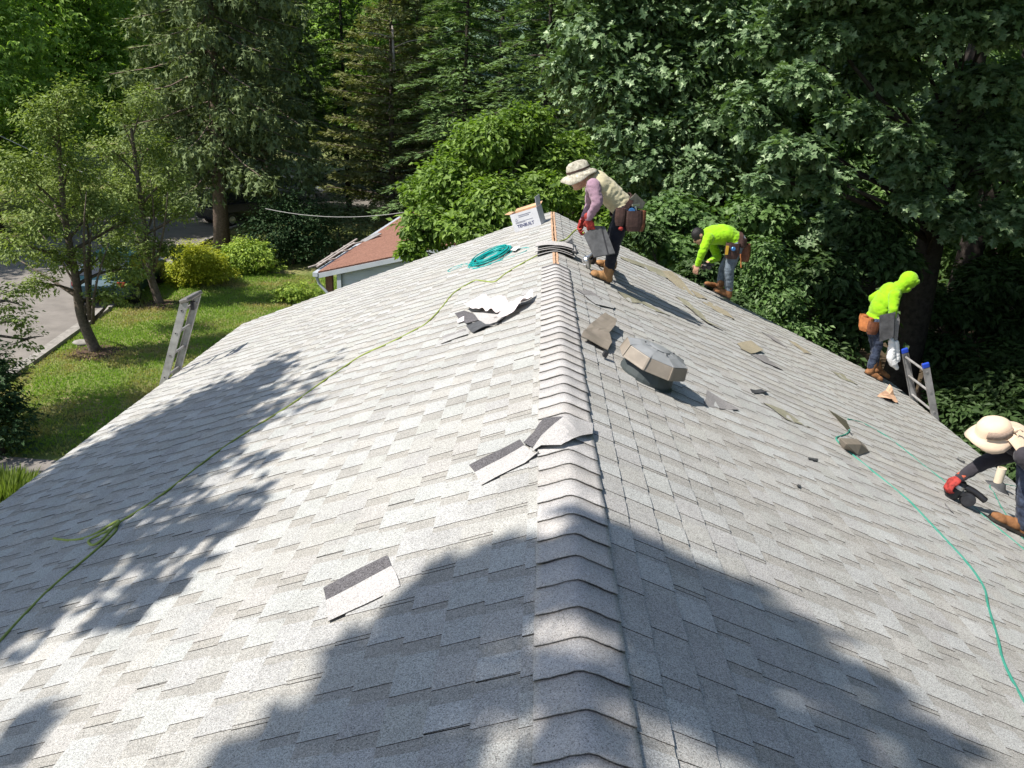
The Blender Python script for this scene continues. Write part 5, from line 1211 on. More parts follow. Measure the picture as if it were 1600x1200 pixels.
hose('air_hose', 'thin teal air hose looping from the standing scrap down to the black nail gun', 'air hose', [c6(538, 618), c6(560, 622), c6(600, 635), c6(680, 680), c6(760, 740), c6(820, 790), c6(880, 835), c6(915, 866), c6(960, 905), c6(1000, 940), c6(1080, 1010), (1600, 862), (1650, 905)], .0065, M['teal_hose'])
hose('air_hose', 'short teal hose crossing beside the cream vent pipe', 'air hose', [(1640, 775), (1600, 765), (1575, 760), (1560, 757), (1549, 757), (1546, 764), (1552, 772), (1562, 792), (1576, 815), (1592, 838), (1620, 872)], .0065, M['teal_hose'])

# ---- domed attic vent lying on the right slope
M['dome'] = pmat('greige_plastic', (.25, .21, .165), .5, .14, 9, spec=.45, bump=.1, bscale=30); M['dome_top'] = pmat('sky_sheen_plastic_top', (.25, .255, .255), .45, .12, 11, spec=.5); M['dome_dark'] = pmat('dark_plastic_throat', (.05, .06, .06), .5)  # the dome top's grey is sky sheen put into its colour
pc = on_roof(1006, 592); X_, U_, N_ = side_frame(1); dn = -U_; ax = (N_ + X_ * -.0 + dn * -.06).normalized()
vroot = empty('attic_vent', pc, 'large octagonal domed attic vent lying right of the ridge, throwing a dark shadow', 'roof vent')
def octa(r, h, c=pc, rot=math.pi / 8, n=8, ex=1.0):
    ux = (dn - ax * dn.dot(ax)).normalized(); uy = ax.cross(ux); return [c + ax * h + (ux * math.cos(2 * math.pi * i / n + rot) * ex + uy * math.sin(2 * math.pi * i / n + rot)) * r * .8 for i in range(n)]
def rings(lst, cap=True, closed=True):
    b = MB(); n = len(lst[0]); V = [p for r_ in lst for p in r_]; F = []
    for j in range(len(lst) - 1):
        for i in range(n): F.append((j * n + i, j * n + (i + 1) % n, (j + 1) * n + (i + 1) % n, (j + 1) * n + i))
    if cap: F.append(tuple((len(lst) - 1) * n + i for i in range(n))); F.append(tuple(range(n))[::-1])
    b.add(V, F); return b
rings([octa(.30, .115), octa(.312, .112), octa(.305, .13), octa(.285, .205)]).build('dome_side', M['dome'], vroot, bevel=.006)
rings([octa(.287, .206), octa(.18, .232), octa(.10, .238)]).build('dome_top', M['dome_top'], vroot, bevel=.004)
for i in range(8):
    a, b2 = octa(.288, .207)[i], octa(.10, .2395)[i]; q = MB(); q.bar(a, b2, .012, .006, up=ax); q.build('rib', M['dome_top'], vroot)
    a, b2 = octa(.309, .120)[i], octa(.287, .206)[i]; q = MB(); q.bar(a, b2, .012, .006, up=(a - pc)); q.build('side_rib', M['dome'], vroot)
q = MB(); q.lathe([(.075, .238), (.08, .244), (.06, .250), (.01, .252)], pc, ax, 16); q.build('cap_plate', M['dome_top'], vroot)
for i in range(4):
    a = i * math.pi / 2 + .3; ux = dn; uy = ax.cross(ux); q = MB(); q.lathe([(.007, .0), (.006, .006)], pc + ax * .2425 + (ux * math.cos(a) + uy * math.sin(a)) * .12, ax, 8); q.build('screw', M['dark_metal'], vroot)
rings([octa(.235, .0, n=24, rot=0), octa(.24, .04, n=24, rot=0), octa(.22, .118, n=24, rot=0)]).build('throat', M['dome_dark'], vroot)
rings([octa(.26, .010, n=24), octa(.255, .016, n=24)]).build('base_flange', M['dome_dark'], vroot)
tag(patch('flashing_plate', [(907, 536), (914, 524), (943.6, 504), (961.5, 515), (960, 524), (950, 534), (955, 545), (948.5, 556)], M['plastic'], h=.03, warp=.02, seed=51, hs=[0, .0, .03, .04, .04, .03, .0, .0], th=.006), 'creased tan flashing plate beside the domed vent, touching the ridge caps', 'flashing plate').data.materials[0] = M['dome']
q = MB(); a = on_roof(946, 553, .05); q.box(a, (.05, .03, .04), basis(N_, X_)); tag(q.build('bracket', M['black'], bevel=.004), 'small black bracket at the lower corner of the tan flashing plate', 'bracket')

# ---- low slant-back vent with a scrap standing against it
def hull(name, pts, mat, parent=None, bevel=.004):
    import bmesh
    bm = bmesh.new()
    for p in pts: bm.verts.new(p)
    bmesh.ops.convex_hull(bm, input=bm.verts[:]); bmesh.ops.dissolve_limit(bm, angle_limit=.05, verts=bm.verts[:], edges=bm.edges[:]); me = bpy.data.meshes.new(name); bm.to_mesh(me); bm.free(); me.materials.append(mat)
    o = link(name, me, parent); md = o.modifiers.new('b', 'BEVEL'); md.width = bevel; md.segments = 2; return o
def cz(x, y, h=0): return on_roof(1280 + x / 10, 620 + y / 10, h + .008)
sv_ = hull('roof_vent', [cz(300, 720), cz(370, 820), cz(610, 925), cz(650, 890), cz(790, 865), cz(720, 760), cz(560, 700), cz(320, 640, .07), cz(430, 740, .075), cz(660, 745, .07), cz(590, 655, .07), cz(780, 850, .02), cz(600, 905, .02)], M['dome'])
tag(sv_, 'small low slant-sided grey-brown roof vent ringed by the teal hose', 'roof vent')
q = MB(); a, b2, c, d = cz(120, 180), cz(430, 370, .02), cz(490, 500, .13), cz(430, 520, .1)
q.prism([cz(120, 180, .0), cz(430, 520, .0), cz(485, 500, .05), cz(420, 365, .12)], (.2, -1, .3), .005); tag(q.build('shingle_scrap', M['olive_piece']), 'pointed scrap standing on edge just uphill of the small roof vent', 'shingle scrap', 'shingle scraps lying on the right slope')

# ---- cream vent pipe
pp = on_roof(1556, 764); root = empty('vent_pipe', pp, 'cream plastic vent pipe on a dark rubber flashing, near the beige hat', 'vent pipe')
q = MB(); q.lathe([(.042, .0), (.042, .24), (.034, .242), (.034, .12)], pp, (0, 0, 1), 20); q.build('pipe', pmat('cream_plastic', (.66, .56, .42), .5, .1, 12), root, smooth=False)
q = MB(); X_, U_, N_ = side_frame(1); q.lathe([(.13, .008), (.125, .02), (.07, .05), (.05, .085), (.042, .09)], pp, N_, 20); q.build('rubber_boot', M['old_felt'], root, smooth=True)
q = MB(); q.prism([pp + N_ * .014 + X_ * a - U_ * b_ for a, b_ in ((-.14, -.13), (.14, -.13), (.14, .15), (-.14, .15))], N_, .006); q.build('flashing', M['old_felt'], root)

# ---- nail guns
def nail_gun(label, c, fwd, n, s=1.0, mats=('black', 'steel', 'dark_metal'), group=None):
    c, f, n = Vector(c), Vector(fwd).normalized(), Vector(n).normalized(); f = (f - n * f.dot(n)).normalized(); sd = f.cross(n); root = empty('nail_gun', c, label, 'nail gun', group); B_ = Matrix.Identity(3)
    for i in range(3): B_[i][0] = f[i]; B_[i][1] = sd[i]; B_[i][2] = n[i]
    def P(x, y, z): return c + B_ @ Vector((x * s, y * s, z * s))
    q = MB(); q.lathe([(.03 * s, -.075 * s), (.038 * s, -.06 * s), (.038 * s, .03 * s), (.032 * s, .04 * s), (.034 * s, .05 * s), (.02 * s, .06 * s)], P(0, 0, .07), n, 18); q.build('cylinder', M[mats[0]], root, smooth=False)
    q = MB(); q.tube([P(0, 0, .0), P(0, 0, -.012)], [.014 * s, .01 * s], 8); q.bar(P(0, 0, .008), P(.03, 0, .008), .03 * s, .016 * s, up=n); q.build('nose', M[mats[1]], root)
    q = MB(); q.tube(smooth_path([P(.02, 0, .10), P(.07, 0, .105), (P(.12, 0, .1)), P(.17, 0, .09)], 4), [.02 * s] * 13, 10); q.build('handle', M[mats[0]], root, smooth=True)
    q = MB(); q.lathe([(.02 * s, -.03 * s), (.042 * s, -.028 * s), (.046 * s, 0), (.042 * s, .028 * s), (.02 * s, .03 * s)], P(.085, .0, .045), sd, 14); q.build('coil_magazine', M[mats[2]], root, bevel=.002)
    q = MB(); q.bar(P(.01, 0, .03), P(.13, 0, .04), .02 * s, .02 * s, up=n); q.build('feed_arm', M[mats[2]], root)
    q = MB(); q.lathe([(.0385 * s, -.012 * s), (.0395 * s, 0), (.0385 * s, .012 * s)], P(0, 0, .085), n, 18); q.build('steel_band', M['steel'], root)
    q = MB(); q.box(P(.045, .022, .06), (.06 * s, .014 * s, .03 * s), B_); q.box(P(-.03, 0, .035), (.03 * s, .04 * s, .05 * s), B_); q.build('guard', M[mats[0]], root, bevel=.004)
    q = MB(); q.tube([P(.04, 0, .075), P(.05, 0, .062), P(.06, 0, .078)], .005 * s, 6); q.build('trigger', M[mats[1]], root)
    return root
_, U_, N_ = side_frame(1)
nail_gun('black nail gun pressed on the slope by the red glove of the crouching man', on_roof(1484, 777, .02), on_roof(1515, 790) - on_roof(1480, 770), N_, 1.35)
nail_gun('silver-grey nail gun lying by the boots of the man in the camouflage hat', on_roof(918, 418, .02), on_roof(940, 424) - on_roof(918, 418), N_ + Vector((-.6, -.3, 0)), 1.0, ('dull', 'steel', 'dark_metal') if 'dull' in M else ('steel', 'steel', 'dark_metal'))
nail_gun('dark tool held low by the bending man in grey jeans', at_y(1099, 420, Y2 - .15), (1, 0, .2), (.1, -.2, 1), .8)

# ---- bundles of shingles carried by two men, white bag
def slab(name, pts, nrm, th, mat, off=0): 
    q = MB(); nrm = Vector(nrm).normalized(); q.prism([Vector(p) + nrm * off for p in pts], nrm, th); return q.build(name, mat)
P4 = [at_y(x, y, Y1 - .2 + d) for x, y, d in ((913, 367, .02), (929, 402, -.06), (962, 396, -.1), (946, 354, -.02), (931, 353, 0))]
root = empty('shingle_bundle', P4[1], 'dark shingles held in the red gloves of the man in the camouflage hat', 'shingles')
for k in range(4):
    q = MB(); of = Vector((random.uniform(-.006, .006), k * .014, random.uniform(-.008, .008))); q.prism([p + of for p in P4], (0, -1, .15), .005); o = q.build('shingle', M['old_felt'], root)
q = MB(); a, b2 = P4[3].lerp(P4[4], .45) + Vector((0, -.006, 0)), P4[2].lerp(P4[1], .35) + Vector((0, -.006, 0)); q.bar(a, b2, .012, .002, up=Vector((0, -1, 0))); q.build('seal_strip', M['asphalt_felt'], root)
P5 = [at_y(x, y, Y3 - .36 + d) for x, y, d in ((1374, 494, 0), (1374.5, 534, 0), (1396, 527, -.04), (1398, 489, -.04))]
root = empty('shingle_bundle', P5[1], 'dark grey shingles carried upright by the hooded man', 'shingles')
for k in range(4):
    q = MB(); of = Vector((k * .012, k * .018, random.uniform(-.006, .006))); q.prism([p + of for p in P5], (-.1, -1, .1), .005); q.build('shingle', M['old_felt'], root)
P6 = [at_y(x, y, Y3 - .3) for x, y in ((1399, 489), (1397, 533), (1402, 534), (1406, 500), (1404, 491))]
q = MB(); q.prism(P6, (0, -1, 0), .12); q.build('shingle', M['grey_piece'], root)
ctr = [at_y(x, y, Y3 - .3) for x, y in ((1393, 532), (1393, 545), (1392, 558), (1396, 568), (1401, 575))]
bg_ = blob('white_bag', [('c', ctr[0], ctr[1], .035, .05, 0), ('c', ctr[1], ctr[2], .05, .058, 0), ('c', ctr[2], ctr[3], .058, .055, 0), ('c', ctr[3], ctr[4], .05, .028, 0), ('c', at_y(1401, 535, Y3 - .3), at_y(1402, 562, Y3 - .28), .03, .04, 0)], [pmat('white_bag', (.75, .75, .74), .6, .1, 12)], None, .009, 2, wrinkle=(.005, 13, [0]))
tag(bg_, 'white cloth bag hanging below the shingles of the hooded man', 'bag')

# ---- stack of bent caps lying across the open ridge
pS = on_roof(866, 392); root = empty('cap_stack', (0, pS.y, RIDGE), 'stack of bent black-edged ridge cap pieces lying across the open ridge slot', 'cap shingles')
for k in range(4):
    r = random.Random(k); V = []; T = []; F = []; n = 12; L = .24; hw = .2; dx = r.uniform(-.02, .02); dy = r.uniform(-.006, .006)
    for t_ in (0, 1):
        for j in (0, 1):
            for i in range(n + 1):
                x = (-1 + 2 * i / n) * hw; z = -.30 * abs(x) ** 1.6 / (hw ** .6) * .9 + .018 + k * .017 - t_ * .006 + (.01 * k * abs(x) / hw); V.append((x + dx, pS.y - .06 + dy + (k - 3) * .022 + j * L, RIDGE + z)); T.append((1, 1, 1))
    w1 = n + 1
    for i in range(n):
        F += [(i, i + 1, w1 + i + 1, w1 + i), (2 * w1 + i + 1, 2 * w1 + i, 3 * w1 + i, 3 * w1 + i + 1), (i + 1, i, 2 * w1 + i, 2 * w1 + i + 1), (w1 + i, w1 + i + 1, 3 * w1 + i + 1, 3 * w1 + i)]
    F += [(0, w1, 3 * w1, 2 * w1), (n, 2 * w1 + n, 3 * w1 + n, w1 + n)]
    me = fast_mesh('cap_shingle', V, F, tone=np.array(T), mats=[M['cap'], M['asphalt_felt']], midx=[0 if (q % 4) == 0 and q < 4 * n else 1 for q in range(len(F))]); link('cap_shingle', me, root)
scrap('black floppy cap piece hanging from the right end of the cap stack', [(884, 385), (893, 382), (896, 390), (903, 397), (899, 399), (888, 395)], 'old_felt', 61, warp=.02, hs=[.03, .05, .03, 0, 0, 0])

# ---- cardboard box
sg = -1; X_, U_, N_ = side_frame(-1); a = on_roof(805, 364, .012); b2 = on_roof(846, 352, .012); a = Vector((a.x, a.y, a.z)); 
Wd = (b2 - a).length; Uw = (b2 - a).normalized(); Bk = N_.cross(Uw).normalized()
if Bk.y < 0: Bk = -Bk
Hh, Dp = .245, .17
M['card'] = pmat('grey_white_card', (.52, .52, .54), .7, .08, 6, bump=.05); M['card_in'] = pmat('brown_card_inside', (.5, .3, .17), .8, .15, 8); M['ink'] = pmat('navy_ink', (.02, .025, .11), .6); M['ink_pale'] = pmat('grey_ink', (.2, .2, .26), .6)
box = empty('cardboard_box', a, 'open grey-white cardboard box with navy lettering by the far end of the ridge', 'cardboard box')
def panel(name, p, u, v, wd, ht, n_out, mi=('card', 'card_in')):
    q = MB(); p = Vector(p); t = .004; n_out = Vector(n_out).normalized(); V = [p, p + u * wd, p + u * wd + v * ht, p + v * ht]; V += [x - n_out * t for x in V]
    q.cur = 0; q.add(V, [(0, 1, 2, 3), (0, 4, 5, 1), (1, 5, 6, 2), (2, 6, 7, 3), (3, 7, 4, 0)]); q.m[-5:] = [0] * 5; q.f.append((7, 6, 5, 4)); q.m.append(1)
    return q.build(name, [M[mi[0]], M[mi[1]]], box)
tilt = (N_ + Bk * .12).normalized()
panel('front_panel', a, Uw, tilt, Wd, Hh, -Bk); panel('back_panel', a + Bk * Dp, Uw, tilt, Wd, Hh, Bk); panel('left_panel', a + Bk * .004, Bk, tilt, Dp - .008, Hh, -Uw); panel('right_panel', a + Uw * (Wd - .0) + Bk * .004, Bk, tilt, Dp - .008, Hh, Uw); panel('bottom_panel', a + N_ * .004, Uw, Bk, Wd, Dp, -N_)
panel('flap', a + Uw * (Wd + .001) + tilt * (Hh + .003) + Bk * .01, Bk, (tilt + Uw * .15).normalized(), Dp - .02, .13, Uw); panel('flap', a + tilt * (Hh + .003) - Uw * .001 + Bk * .01, Bk, (tilt * .25 - Uw).normalized(), Dp - .02, .08, -tilt, ('card_in', 'card_in'))
panel('flap', a + Bk * (Dp + .001) + tilt * (Hh + .003), Uw, (tilt * .3 + Bk).normalized(), Wd, .08, Bk)
def text_mesh(body, name, p, u, v, size, mat, parent, depth=.0008, off=.0012):
    cu = bpy.data.curves.new(name, 'FONT'); cu.body = body; cu.size = size; cu.extrude = depth; cu.offset = size * .022; o = bpy.data.objects.new(name, cu); COL.objects.link(o)
    dg = bpy.context.evaluated_depsgraph_get(); dg.update(); me = bpy.data.meshes.new_from_object(o.evaluated_get(dg)); bpy.data.objects.remove(o); n = u.cross(v); me.materials.clear(); me.materials.append(mat)
    for vv in me.vertices: c = vv.co.copy(); vv.co = p + u * c.x + v * c.y + n * (c.z + off)
    return link(name, me, parent)
text_mesh('TENBUILT', 'lettering', a + Uw * .062 + tilt * .05, Uw, tilt, .058, M['ink'], box)
q = MB(); c0 = a + Uw * .075 + tilt * .155 - Bk * .0015
for i in range(3):
    p1 = c0 + Uw * (.022 * math.cos(2.094 * i + 1.57)) + tilt * (.022 * math.sin(2.094 * i + 1.57)); p2 = c0 + Uw * (.022 * math.cos(2.094 * (i + 1) + 1.57)) + tilt * (.022 * math.sin(2.094 * (i + 1) + 1.57)); q.bar(p1, p2, .005, .001, up=-Bk)
q.build('triangle_mark', M['ink_pale'], box)
for i, (l0, l1) in enumerate(((.12, .31), (.12, .28), (.05, .32), (.05, .2))):
    q = MB(); hh = (.205, .185, .125, .112)[i]; q.bar(a + Uw * l0 + tilt * hh - Bk * .0015, a + Uw * l1 + tilt * hh - Bk * .0015, .006 if i > 1 else .009, .001, up=-Bk); q.build('print_line', M['ink_pale'], box)

# ---- ladders
def ladder(label, feet_y, xe_top, x_eave, lean, ztop, side, tips, bar=False):
    """two rails in planes y = feet_y[0], feet_y[1]; leaning against the eave"""
    d = Vector((lean, 0, 1)).normalized(); z_e = roof_z(abs(x_eave)); root = None; pts = []
    base = Vector((x_eave - lean * z_e, (feet_y[0] + feet_y[1]) / 2, 0)); root = empty('ladder', base, label, 'ladder'); out = Vector((1, 0, 0)); dep = Vector((d.z, 0, -d.x))
    top = (ztop - 0) / d.z
    for yy in feet_y:
        s_ = 1 if yy == max(feet_y) else -1
        p0 = Vector((base.x, yy, 0.0)); p1 = p0 + d * top; q = MB()
        pass
        for o_, wd, th in ((0, .005, .086),):
            A = p0; V = []
            for p in (p0, p1):
                for i, j in ((-.5, -.5), (.5, -.5), (.5, .5), (-.5, .5)): V.append(p + Vector((0, s_ * .012 + i * wd, 0)) + dep * (j * th))
            q.add(V, [(0, 3, 2, 1), (4, 5, 6, 7), (0, 1, 5, 4), (1, 2, 6, 5), (2, 3, 7, 6), (3, 0, 4, 7)])
        for j in (-.5, .5):
            V = []
            for p in (p0, p1):
                for yo in (-.016, .012):
                    for k in (0, .004): V.append(p + Vector((0, s_ * yo, 0)) + dep * (j * .086 - math.copysign(k, j)))
            q.add(V, [(0, 1, 3, 2), (4, 6, 7, 5), (0, 4, 5, 1), (2, 3, 7, 6), (0, 2, 6, 4), (1, 5, 7, 3)])
        q.build('rail', M['alu'], root)
        if tips:
            q = MB(); m_ = basis(d, (0, 1, 0)); q.box(p1 + Vector((0, -s_ * .002, 0)) - d * .02, (.042, .095, .075), m_); o = q.build('end_cap', M[tips], root, bevel=.014)
    k = .25; zz = top - .12; n_ = 0; yl, yh = min(feet_y), max(feet_y)
    while zz > .2:
        q = MB(); p = base + d * zz; q.tube([Vector((p.x, yl - .02, p.z)), Vector((p.x, yh + .02, p.z))], .0165, 10); q.build('rung', M['alu'], root)
        for yy in (yl - .014, yh + .014):
            q = MB(); sgn = -1 if yy < 4 + yl and yy == yl - .014 else 1; q.lathe([(.012, 0), (.010, .006)], Vector((p.x, yy, p.z)), (0, sgn, 0), 8); q.build('rung_rivet', M['dark_metal'], root)
        zz -= .305; n_ += 1
    if bar:
        q = MB(); p = base + d * top; q.box((p.x, (yl + yh) / 2, p.z + .01), (.11, yh - yl + .07, .045), Matrix.Rotation(-math.atan(lean), 3, 'Y')); q.build('top_bar', M['alu_dark'], root, bevel=.012)
        q = MB(); q.box((p.x + .005, (yl + yh) / 2 + .02, p.z - .1), (.05, .06, .11)); q.build('pulley_bracket', M['dark_metal'], root, bevel=.01)
    return root
ladder('aluminium ladder leaning on the left eave, dark bar across its top', (8.73, 9.09), None, XL - .06, .345, 4.4, -1, None, bar=True)
ya, yb_ = on_roof(1426, 626).y, on_roof(1457, 652).y
ta = at_y(1413, 546, ya); lean2 = (ta.x - (XR + .06)) / (ta.z - roof_z(XR + .06))
ladder('aluminium ladder with blue end caps leaning on the right eave', (min(ya, yb_), max(ya, yb_)), None, XR + .06, lean2, ta.z, 1, 'blue')

# ------------------------------------------------------------------ the small building with the red-brown roof
g0 = at_z(497, 425, 2.7); gd = (at_z(600, 357, 2.7) - g0); gd.z = 0; gd.normalize(); gr = Vector((gd.y, -gd.x, 0))
if gr.x < 0: gr = -gr
gar = empty('garage', (g0.x, g0.y, 0), 'small grey-sided building with a red-brown shingle roof, half hidden by the bright green tree', 'building')
M['brown_roof'] = granule_mat('red_brown_shingles', (.235, .125, .092), .3, fine=60); M['trim'] = pmat('blue_white_trim', (.42, .45, .49), .5, .06, 4)
gs = (at_y(610, 398, g0.y + .3) - g0); gsl = max(.2, min(.6, gs.z / max(.1, gs.x))); W2, LL = 3.3, 10.5
nrm_l = Vector((-gsl * gr.x, -gsl * gr.y, 1)).normalized()
def gp(u, v, z): return g0 + gr * u + gd * v + Vector((0, 0, z))
rf = MB()
rf.prism([gp(0, -.0, 0), gp(W2, 0, gsl * W2), gp(W2, LL, gsl * W2), gp(0, LL, 0)][::-1] if False else [gp(0, 0, 0), gp(W2, 0, gsl * W2), gp(W2, LL, gsl * W2), gp(0, LL, 0)], (0, 0, 1), .05)
rf.prism([gp(W2, 0, gsl * W2), gp(2 * W2, 0, 0), gp(2 * W2, LL, 0), gp(W2, LL, gsl * W2)], (0, 0, 1), .05)
groof = rf.build('roof', M['brown_roof'], gar)
cn = 0
for c in range(22):
    u0 = c * .15
    q = MB(); zz = gsl * u0
    q.prism([gp(u0, -.01, zz + .014), gp(u0 + .155, -.01, zz + gsl * .155 + .006), gp(u0 + .155, LL, zz + gsl * .155 + .006), gp(u0, LL, zz + .014)], (0, 0, 1), .006); q.build('shingle_course', M['brown_roof'], groof)
q = MB(); q.bar(gp(0, -.02, -.09), gp(W2, -.02, gsl * W2 - .09), .03, .11); q.bar(gp(2 * W2, -.02, -.09), gp(W2, -.02, gsl * W2 - .09), .03, .11); q.build('rake_board', M['trim'], gar)
q = MB(); wl = .5
q.add([gp(wl, .12, -2.7), gp(2 * W2 - .2, .12, -2.7), gp(2 * W2 - .2, .12, -.15), gp(W2, .12, gsl * W2 - .15), gp(wl, .12, gsl * wl - .15)], [(0, 1, 2, 3, 4)]); q.add([gp(wl, .12, -2.7), gp(wl, .12, gsl * wl - .15), gp(wl, LL - .2, gsl * wl - .15), gp(wl, LL - .2, -2.7)], [(0, 1, 2, 3)])
M['pale_siding'] = pmat('pale_grey_siding', (.5, .53, .56), .6, .06, 2); gw = q.build('wall', M['pale_siding'], gar)
for i in range(30):
    z0 = -2.65 + i * .125
    if z0 > gsl * W2 - .3: break
    u_a = max(wl + .06, (z0 + .25) / gsl); 
    if z0 + .25 < gsl * wl: u_a = wl + .06
    if u_a > W2: break
    q = MB(); q.prism([gp(u_a, .117, z0), gp(2 * W2 - u_a if u_a > wl + .1 else 2 * W2 - .3, .117, z0), gp(2 * W2 - u_a if u_a > wl + .1 else 2 * W2 - .3, .09, z0), gp(u_a, .09, z0)], (0, 0, 1), .0) if False else None
    q = MB(); ub = 2 * W2 - u_a; V = [gp(u_a, .117, z0 + .12), gp(ub, .117, z0 + .12), gp(ub, .112, z0 + .12), gp(u_a, .112, z0 + .12), gp(u_a, .117, z0), gp(ub, .117, z0), gp(ub, .092, z0), gp(u_a, .092, z0)]
    q.add(V, [(3, 2, 6, 7), (7, 6, 5, 4), (0, 1, 2, 3), (1, 5, 6, 2), (0, 3, 7, 4)]); q.build('clapboard', M['pale_siding'], gw)
q = MB(); q.box(gp(wl, .06, -1.3), (.1, .1, 2.7)); q.build('corner_trim', M['trim'], gar)
q = MB(); q.bar(gp(-.06, -.05, -.06), gp(-.06, LL, -.06), .12, .1); q.build('gutter', M['trim'], gar)
q = MB(); q.tube([gp(-.05, .02, -.12), gp(.0, .05, -.3), gp(.40, .08, -.75), gp(.42, .08, -2.65)], .035, 8); q.build('downspout', M['trim'], gar)
for vv in (.3, 2.2, 4.1):
    q = MB(); q.box(gp(.18, vv, -1.4), (.16, .16, 2.6)); q.build('porch_post', pmat('rust_post', (.22, .11, .07), .8, .3, 20), gar)
for i in range(5):
    q = MB(); q.bar(gp(.2, .3 + .0, -2.4 + i * .42), gp(.75, .3, -2.2 + i * .42), .03, .03); q.build('lattice_bar', pmat('rust_bar', (.2, .1, .07), .8), gar)
q = MB(); q.box(gp(.45, .8, -.55), (.16, .16, .12)); q.build('porch_lamp', M['fascia'], gar, bevel=.03)
# boards and broken trim along its left eave
root = empty('loose_boards', gp(-.25, 1.2, -.05), 'loose pale boards lying along the left eave of the red-brown roof', 'boards')
for (u1, v1, z1, u2, v2, z2) in ((-.12, .3, .03, -.1, 3.6, .05), (-.28, .8, -.02, -.22, 4.3, .03), (-.3, 1.0, -.02, .1, 1.25, .07), (-.32, 2.1, 0, .12, 2.4, .08), (-.3, 3.2, 0, .15, 3.6, .1), (-.42, .55, -.06, -.1, .9, .02)):
    q = MB(); q.bar(gp(u1, v1, z1 + .03), gp(u2, v2, z2 + .03), .05, .03); q.build('board', M['dead_wood'], root)
q = MB(); q.bar(gp(.0, 4.2, .02), gp(.35, 4.7, .2), .22, .03); tag(q.build('skylight_flap', M['alu']), 'pale metal sheet lying on the left edge of the red-brown roof', 'metal sheet')

# ------------------------------------------------------------------ overhead wires
def wire(label, a, b, sag, r=.02):
    P = [Vector(a).lerp(Vector(b), t) + Vector((0, 0, -sag * 4 * t * (1 - t))) for t in np.linspace(0, 1, 15)]; q = MB(); q.tube(P, r, 6); tag(q.build('overhead_wire', pmat('grey_cable', (.3, .29, .28), .6)), label, 'wire')
wire('grey overhead cable hanging above the red-brown roof', at_y(415, 326, 27), at_y(700, 318, 24), .35, .012)
wire('thin overhead wire crossing behind the young trees at the left edge', at_y(-60, 182, 30), at_y(170, 285, 27), .1, .014)

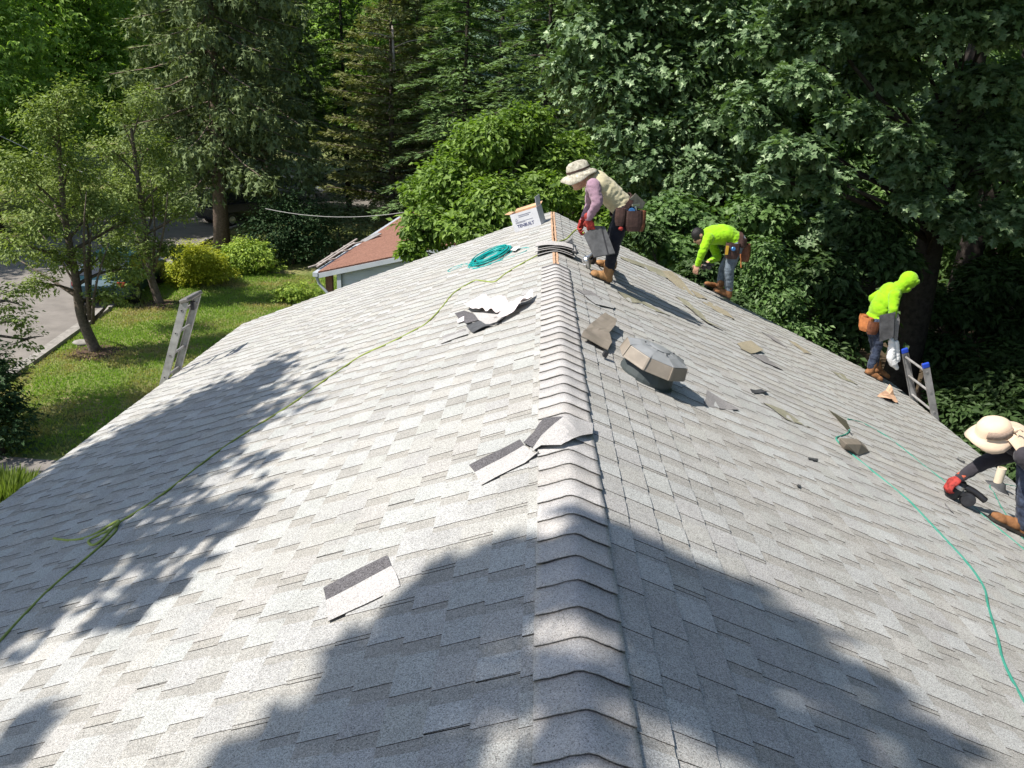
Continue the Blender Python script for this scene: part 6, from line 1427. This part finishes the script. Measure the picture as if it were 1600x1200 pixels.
# ------------------------------------------------------------------ parked cars beyond the trees
def car(label, pos, head, paint, kind='sedan', group='cars parked on the road'):
    pos = Vector(pos); hd = Vector((math.cos(head), math.sin(head), 0)); sd = Vector((-hd.y, hd.x, 0)); root = empty('parked_car', pos, label, 'car', group)
    def P(x, y, z): return pos + hd * x + sd * y + Vector((0, 0, z))
    L, Wc = (4.5, .88) if kind == 'sedan' else (4.7, .93); hh = .0 if kind == 'sedan' else .18
    sec = [(-L / 2, .45, .72 + hh), (-L / 2 + .15, .3, .9 + hh), (-L / 2 + .9, .28, .98 + hh), (-.9, .28, .98 + hh), (.8, .28, .96 + hh), (1.6, .28, .86 + hh), (L / 2 - .2, .3, .74 + hh), (L / 2, .42, .6 + hh)]
    q = MB(); V = []; n = 8
    for x, z0, z1 in sec:
        k = .9 if abs(x) > L / 2 - .1 else 1
        for yy, zz in ((-Wc * .92, z0), (-Wc, (z0 + z1) / 2), (-Wc * .96, z1 - .06), (-Wc * .8, z1), (Wc * .8, z1), (Wc * .96, z1 - .06), (Wc, (z0 + z1) / 2), (Wc * .92, z0)): V.append(P(x, yy * k, zz))
    F = [(j * n + i, j * n + (i + 1) % n, (j + 1) * n + (i + 1) % n, (j + 1) * n + i) for j in range(len(sec) - 1) for i in range(n)] + [tuple(range(n))[::-1], tuple((len(sec) - 1) * n + i for i in range(n))]
    q.add(V, F); q.build('body', paint, root, bevel=.02)
    zb, zt = .95 + hh, 1.42 + hh * 1.6; q = MB(); x0, x1, x2, x3 = (-1.75, -1.1, .35, 1.15) if kind == 'sedan' else (-2.2, -1.95, .45, 1.2)
    gl_ = pmat('car_glass', (.02, .025, .03), .08, .1, 3, spec=.8)
    V = [P(x0, -.76, zb), P(x3, -.76, zb), P(x3, .76, zb), P(x0, .76, zb), P(x1, -.6, zt), P(x2, -.6, zt), P(x2, .6, zt), P(x1, .6, zt)]; q.add(V, [(4, 5, 6, 7), (0, 1, 5, 4), (1, 2, 6, 5), (2, 3, 7, 6), (3, 0, 4, 7)]); q.build('windows', gl_, root)
    q = MB(); V = [P(x1 - .03, -.63, zt - .02), P(x2 + .03, -.63, zt - .02), P(x2 + .03, .63, zt - .02), P(x1 - .03, .63, zt - .02)]; q.prism([v + Vector((0, 0, .05)) for v in V], (0, 0, 1), .05); q.build('roof_panel', paint, root, bevel=.015)
    for s_ in (-1, 1):
        q = MB(); xm = (x1 + x2) / 2
        for (xa, xb) in ((x0, x1), (xm, xm), (x3, x2)): q.bar(P(xa, s_ * .765, zb), P(xb, s_ * .61, zt), .05, .03)
        q.build('pillar', paint, root)
        for xw in (-L / 2 + .85, L / 2 - .85):
            q = MB(); q.lathe([(.2, -.1), (.31, -.1), (.33, -.06), (.33, .06), (.31, .1), (.2, .1)], P(xw, s_ * (Wc - .1), .33), sd, 20); wh = q.build('wheel', M['black'], root); q = MB(); q.lathe([(.2, -.02), (.19, .02), (.05, .05)], P(xw, s_ * (Wc - .02), .33), sd * s_, 12); q.build('rim', M['steel'], wh)
        q = MB(); q.box(P(L / 2 - .08, s_ * .62, .66 + hh), (.14, .3, .12), Matrix.Rotation(head, 3, 'Z')); q.build('headlight', M['alu'], root, bevel=.02)
        q = MB(); q.box(P(-L / 2 + .06, s_ * .66, .78 + hh), (.1, .24, .16), Matrix.Rotation(head, 3, 'Z')); q.build('tail_light', M['red_glove'], root, bevel=.02)
    return root
pc1 = at_z(172, 462); car('teal-blue car parked behind the two young trees', (pc1.x + .2, pc1.y + .6, 0), math.radians(100), pmat('teal_car_paint', (.015, .05, .07), .3, .1, 3, metal=.3, spec=.6))
pc2 = at_z(378, 352); car('dark car parked in the shade behind the spruce trunk', (pc2.x - .3, pc2.y + 1.2, 0), math.radians(60), pmat('dark_car_paint', (.02, .02, .024), .25, .1, 3, spec=.6), 'suv')
pc3 = at_z(452, 312); car('pale silver car farthest up the road, glimpsed between the conifers', (pc3.x, pc3.y, 0), math.radians(20), pmat('silver_car_paint', (.25, .26, .27), .3, .08, 3, metal=.4, spec=.6))
# small pale stone on the verge
q = MB(); V_, F_ = ico(at_z(130, 538) + Vector((0, 0, .05)), (.28, .2, .08)); q.add(V_, F_); tag(q.build('verge_stone', M['concrete'], smooth=True), 'flat pale stone on the grass verge left of the nearest young tree', 'stone')
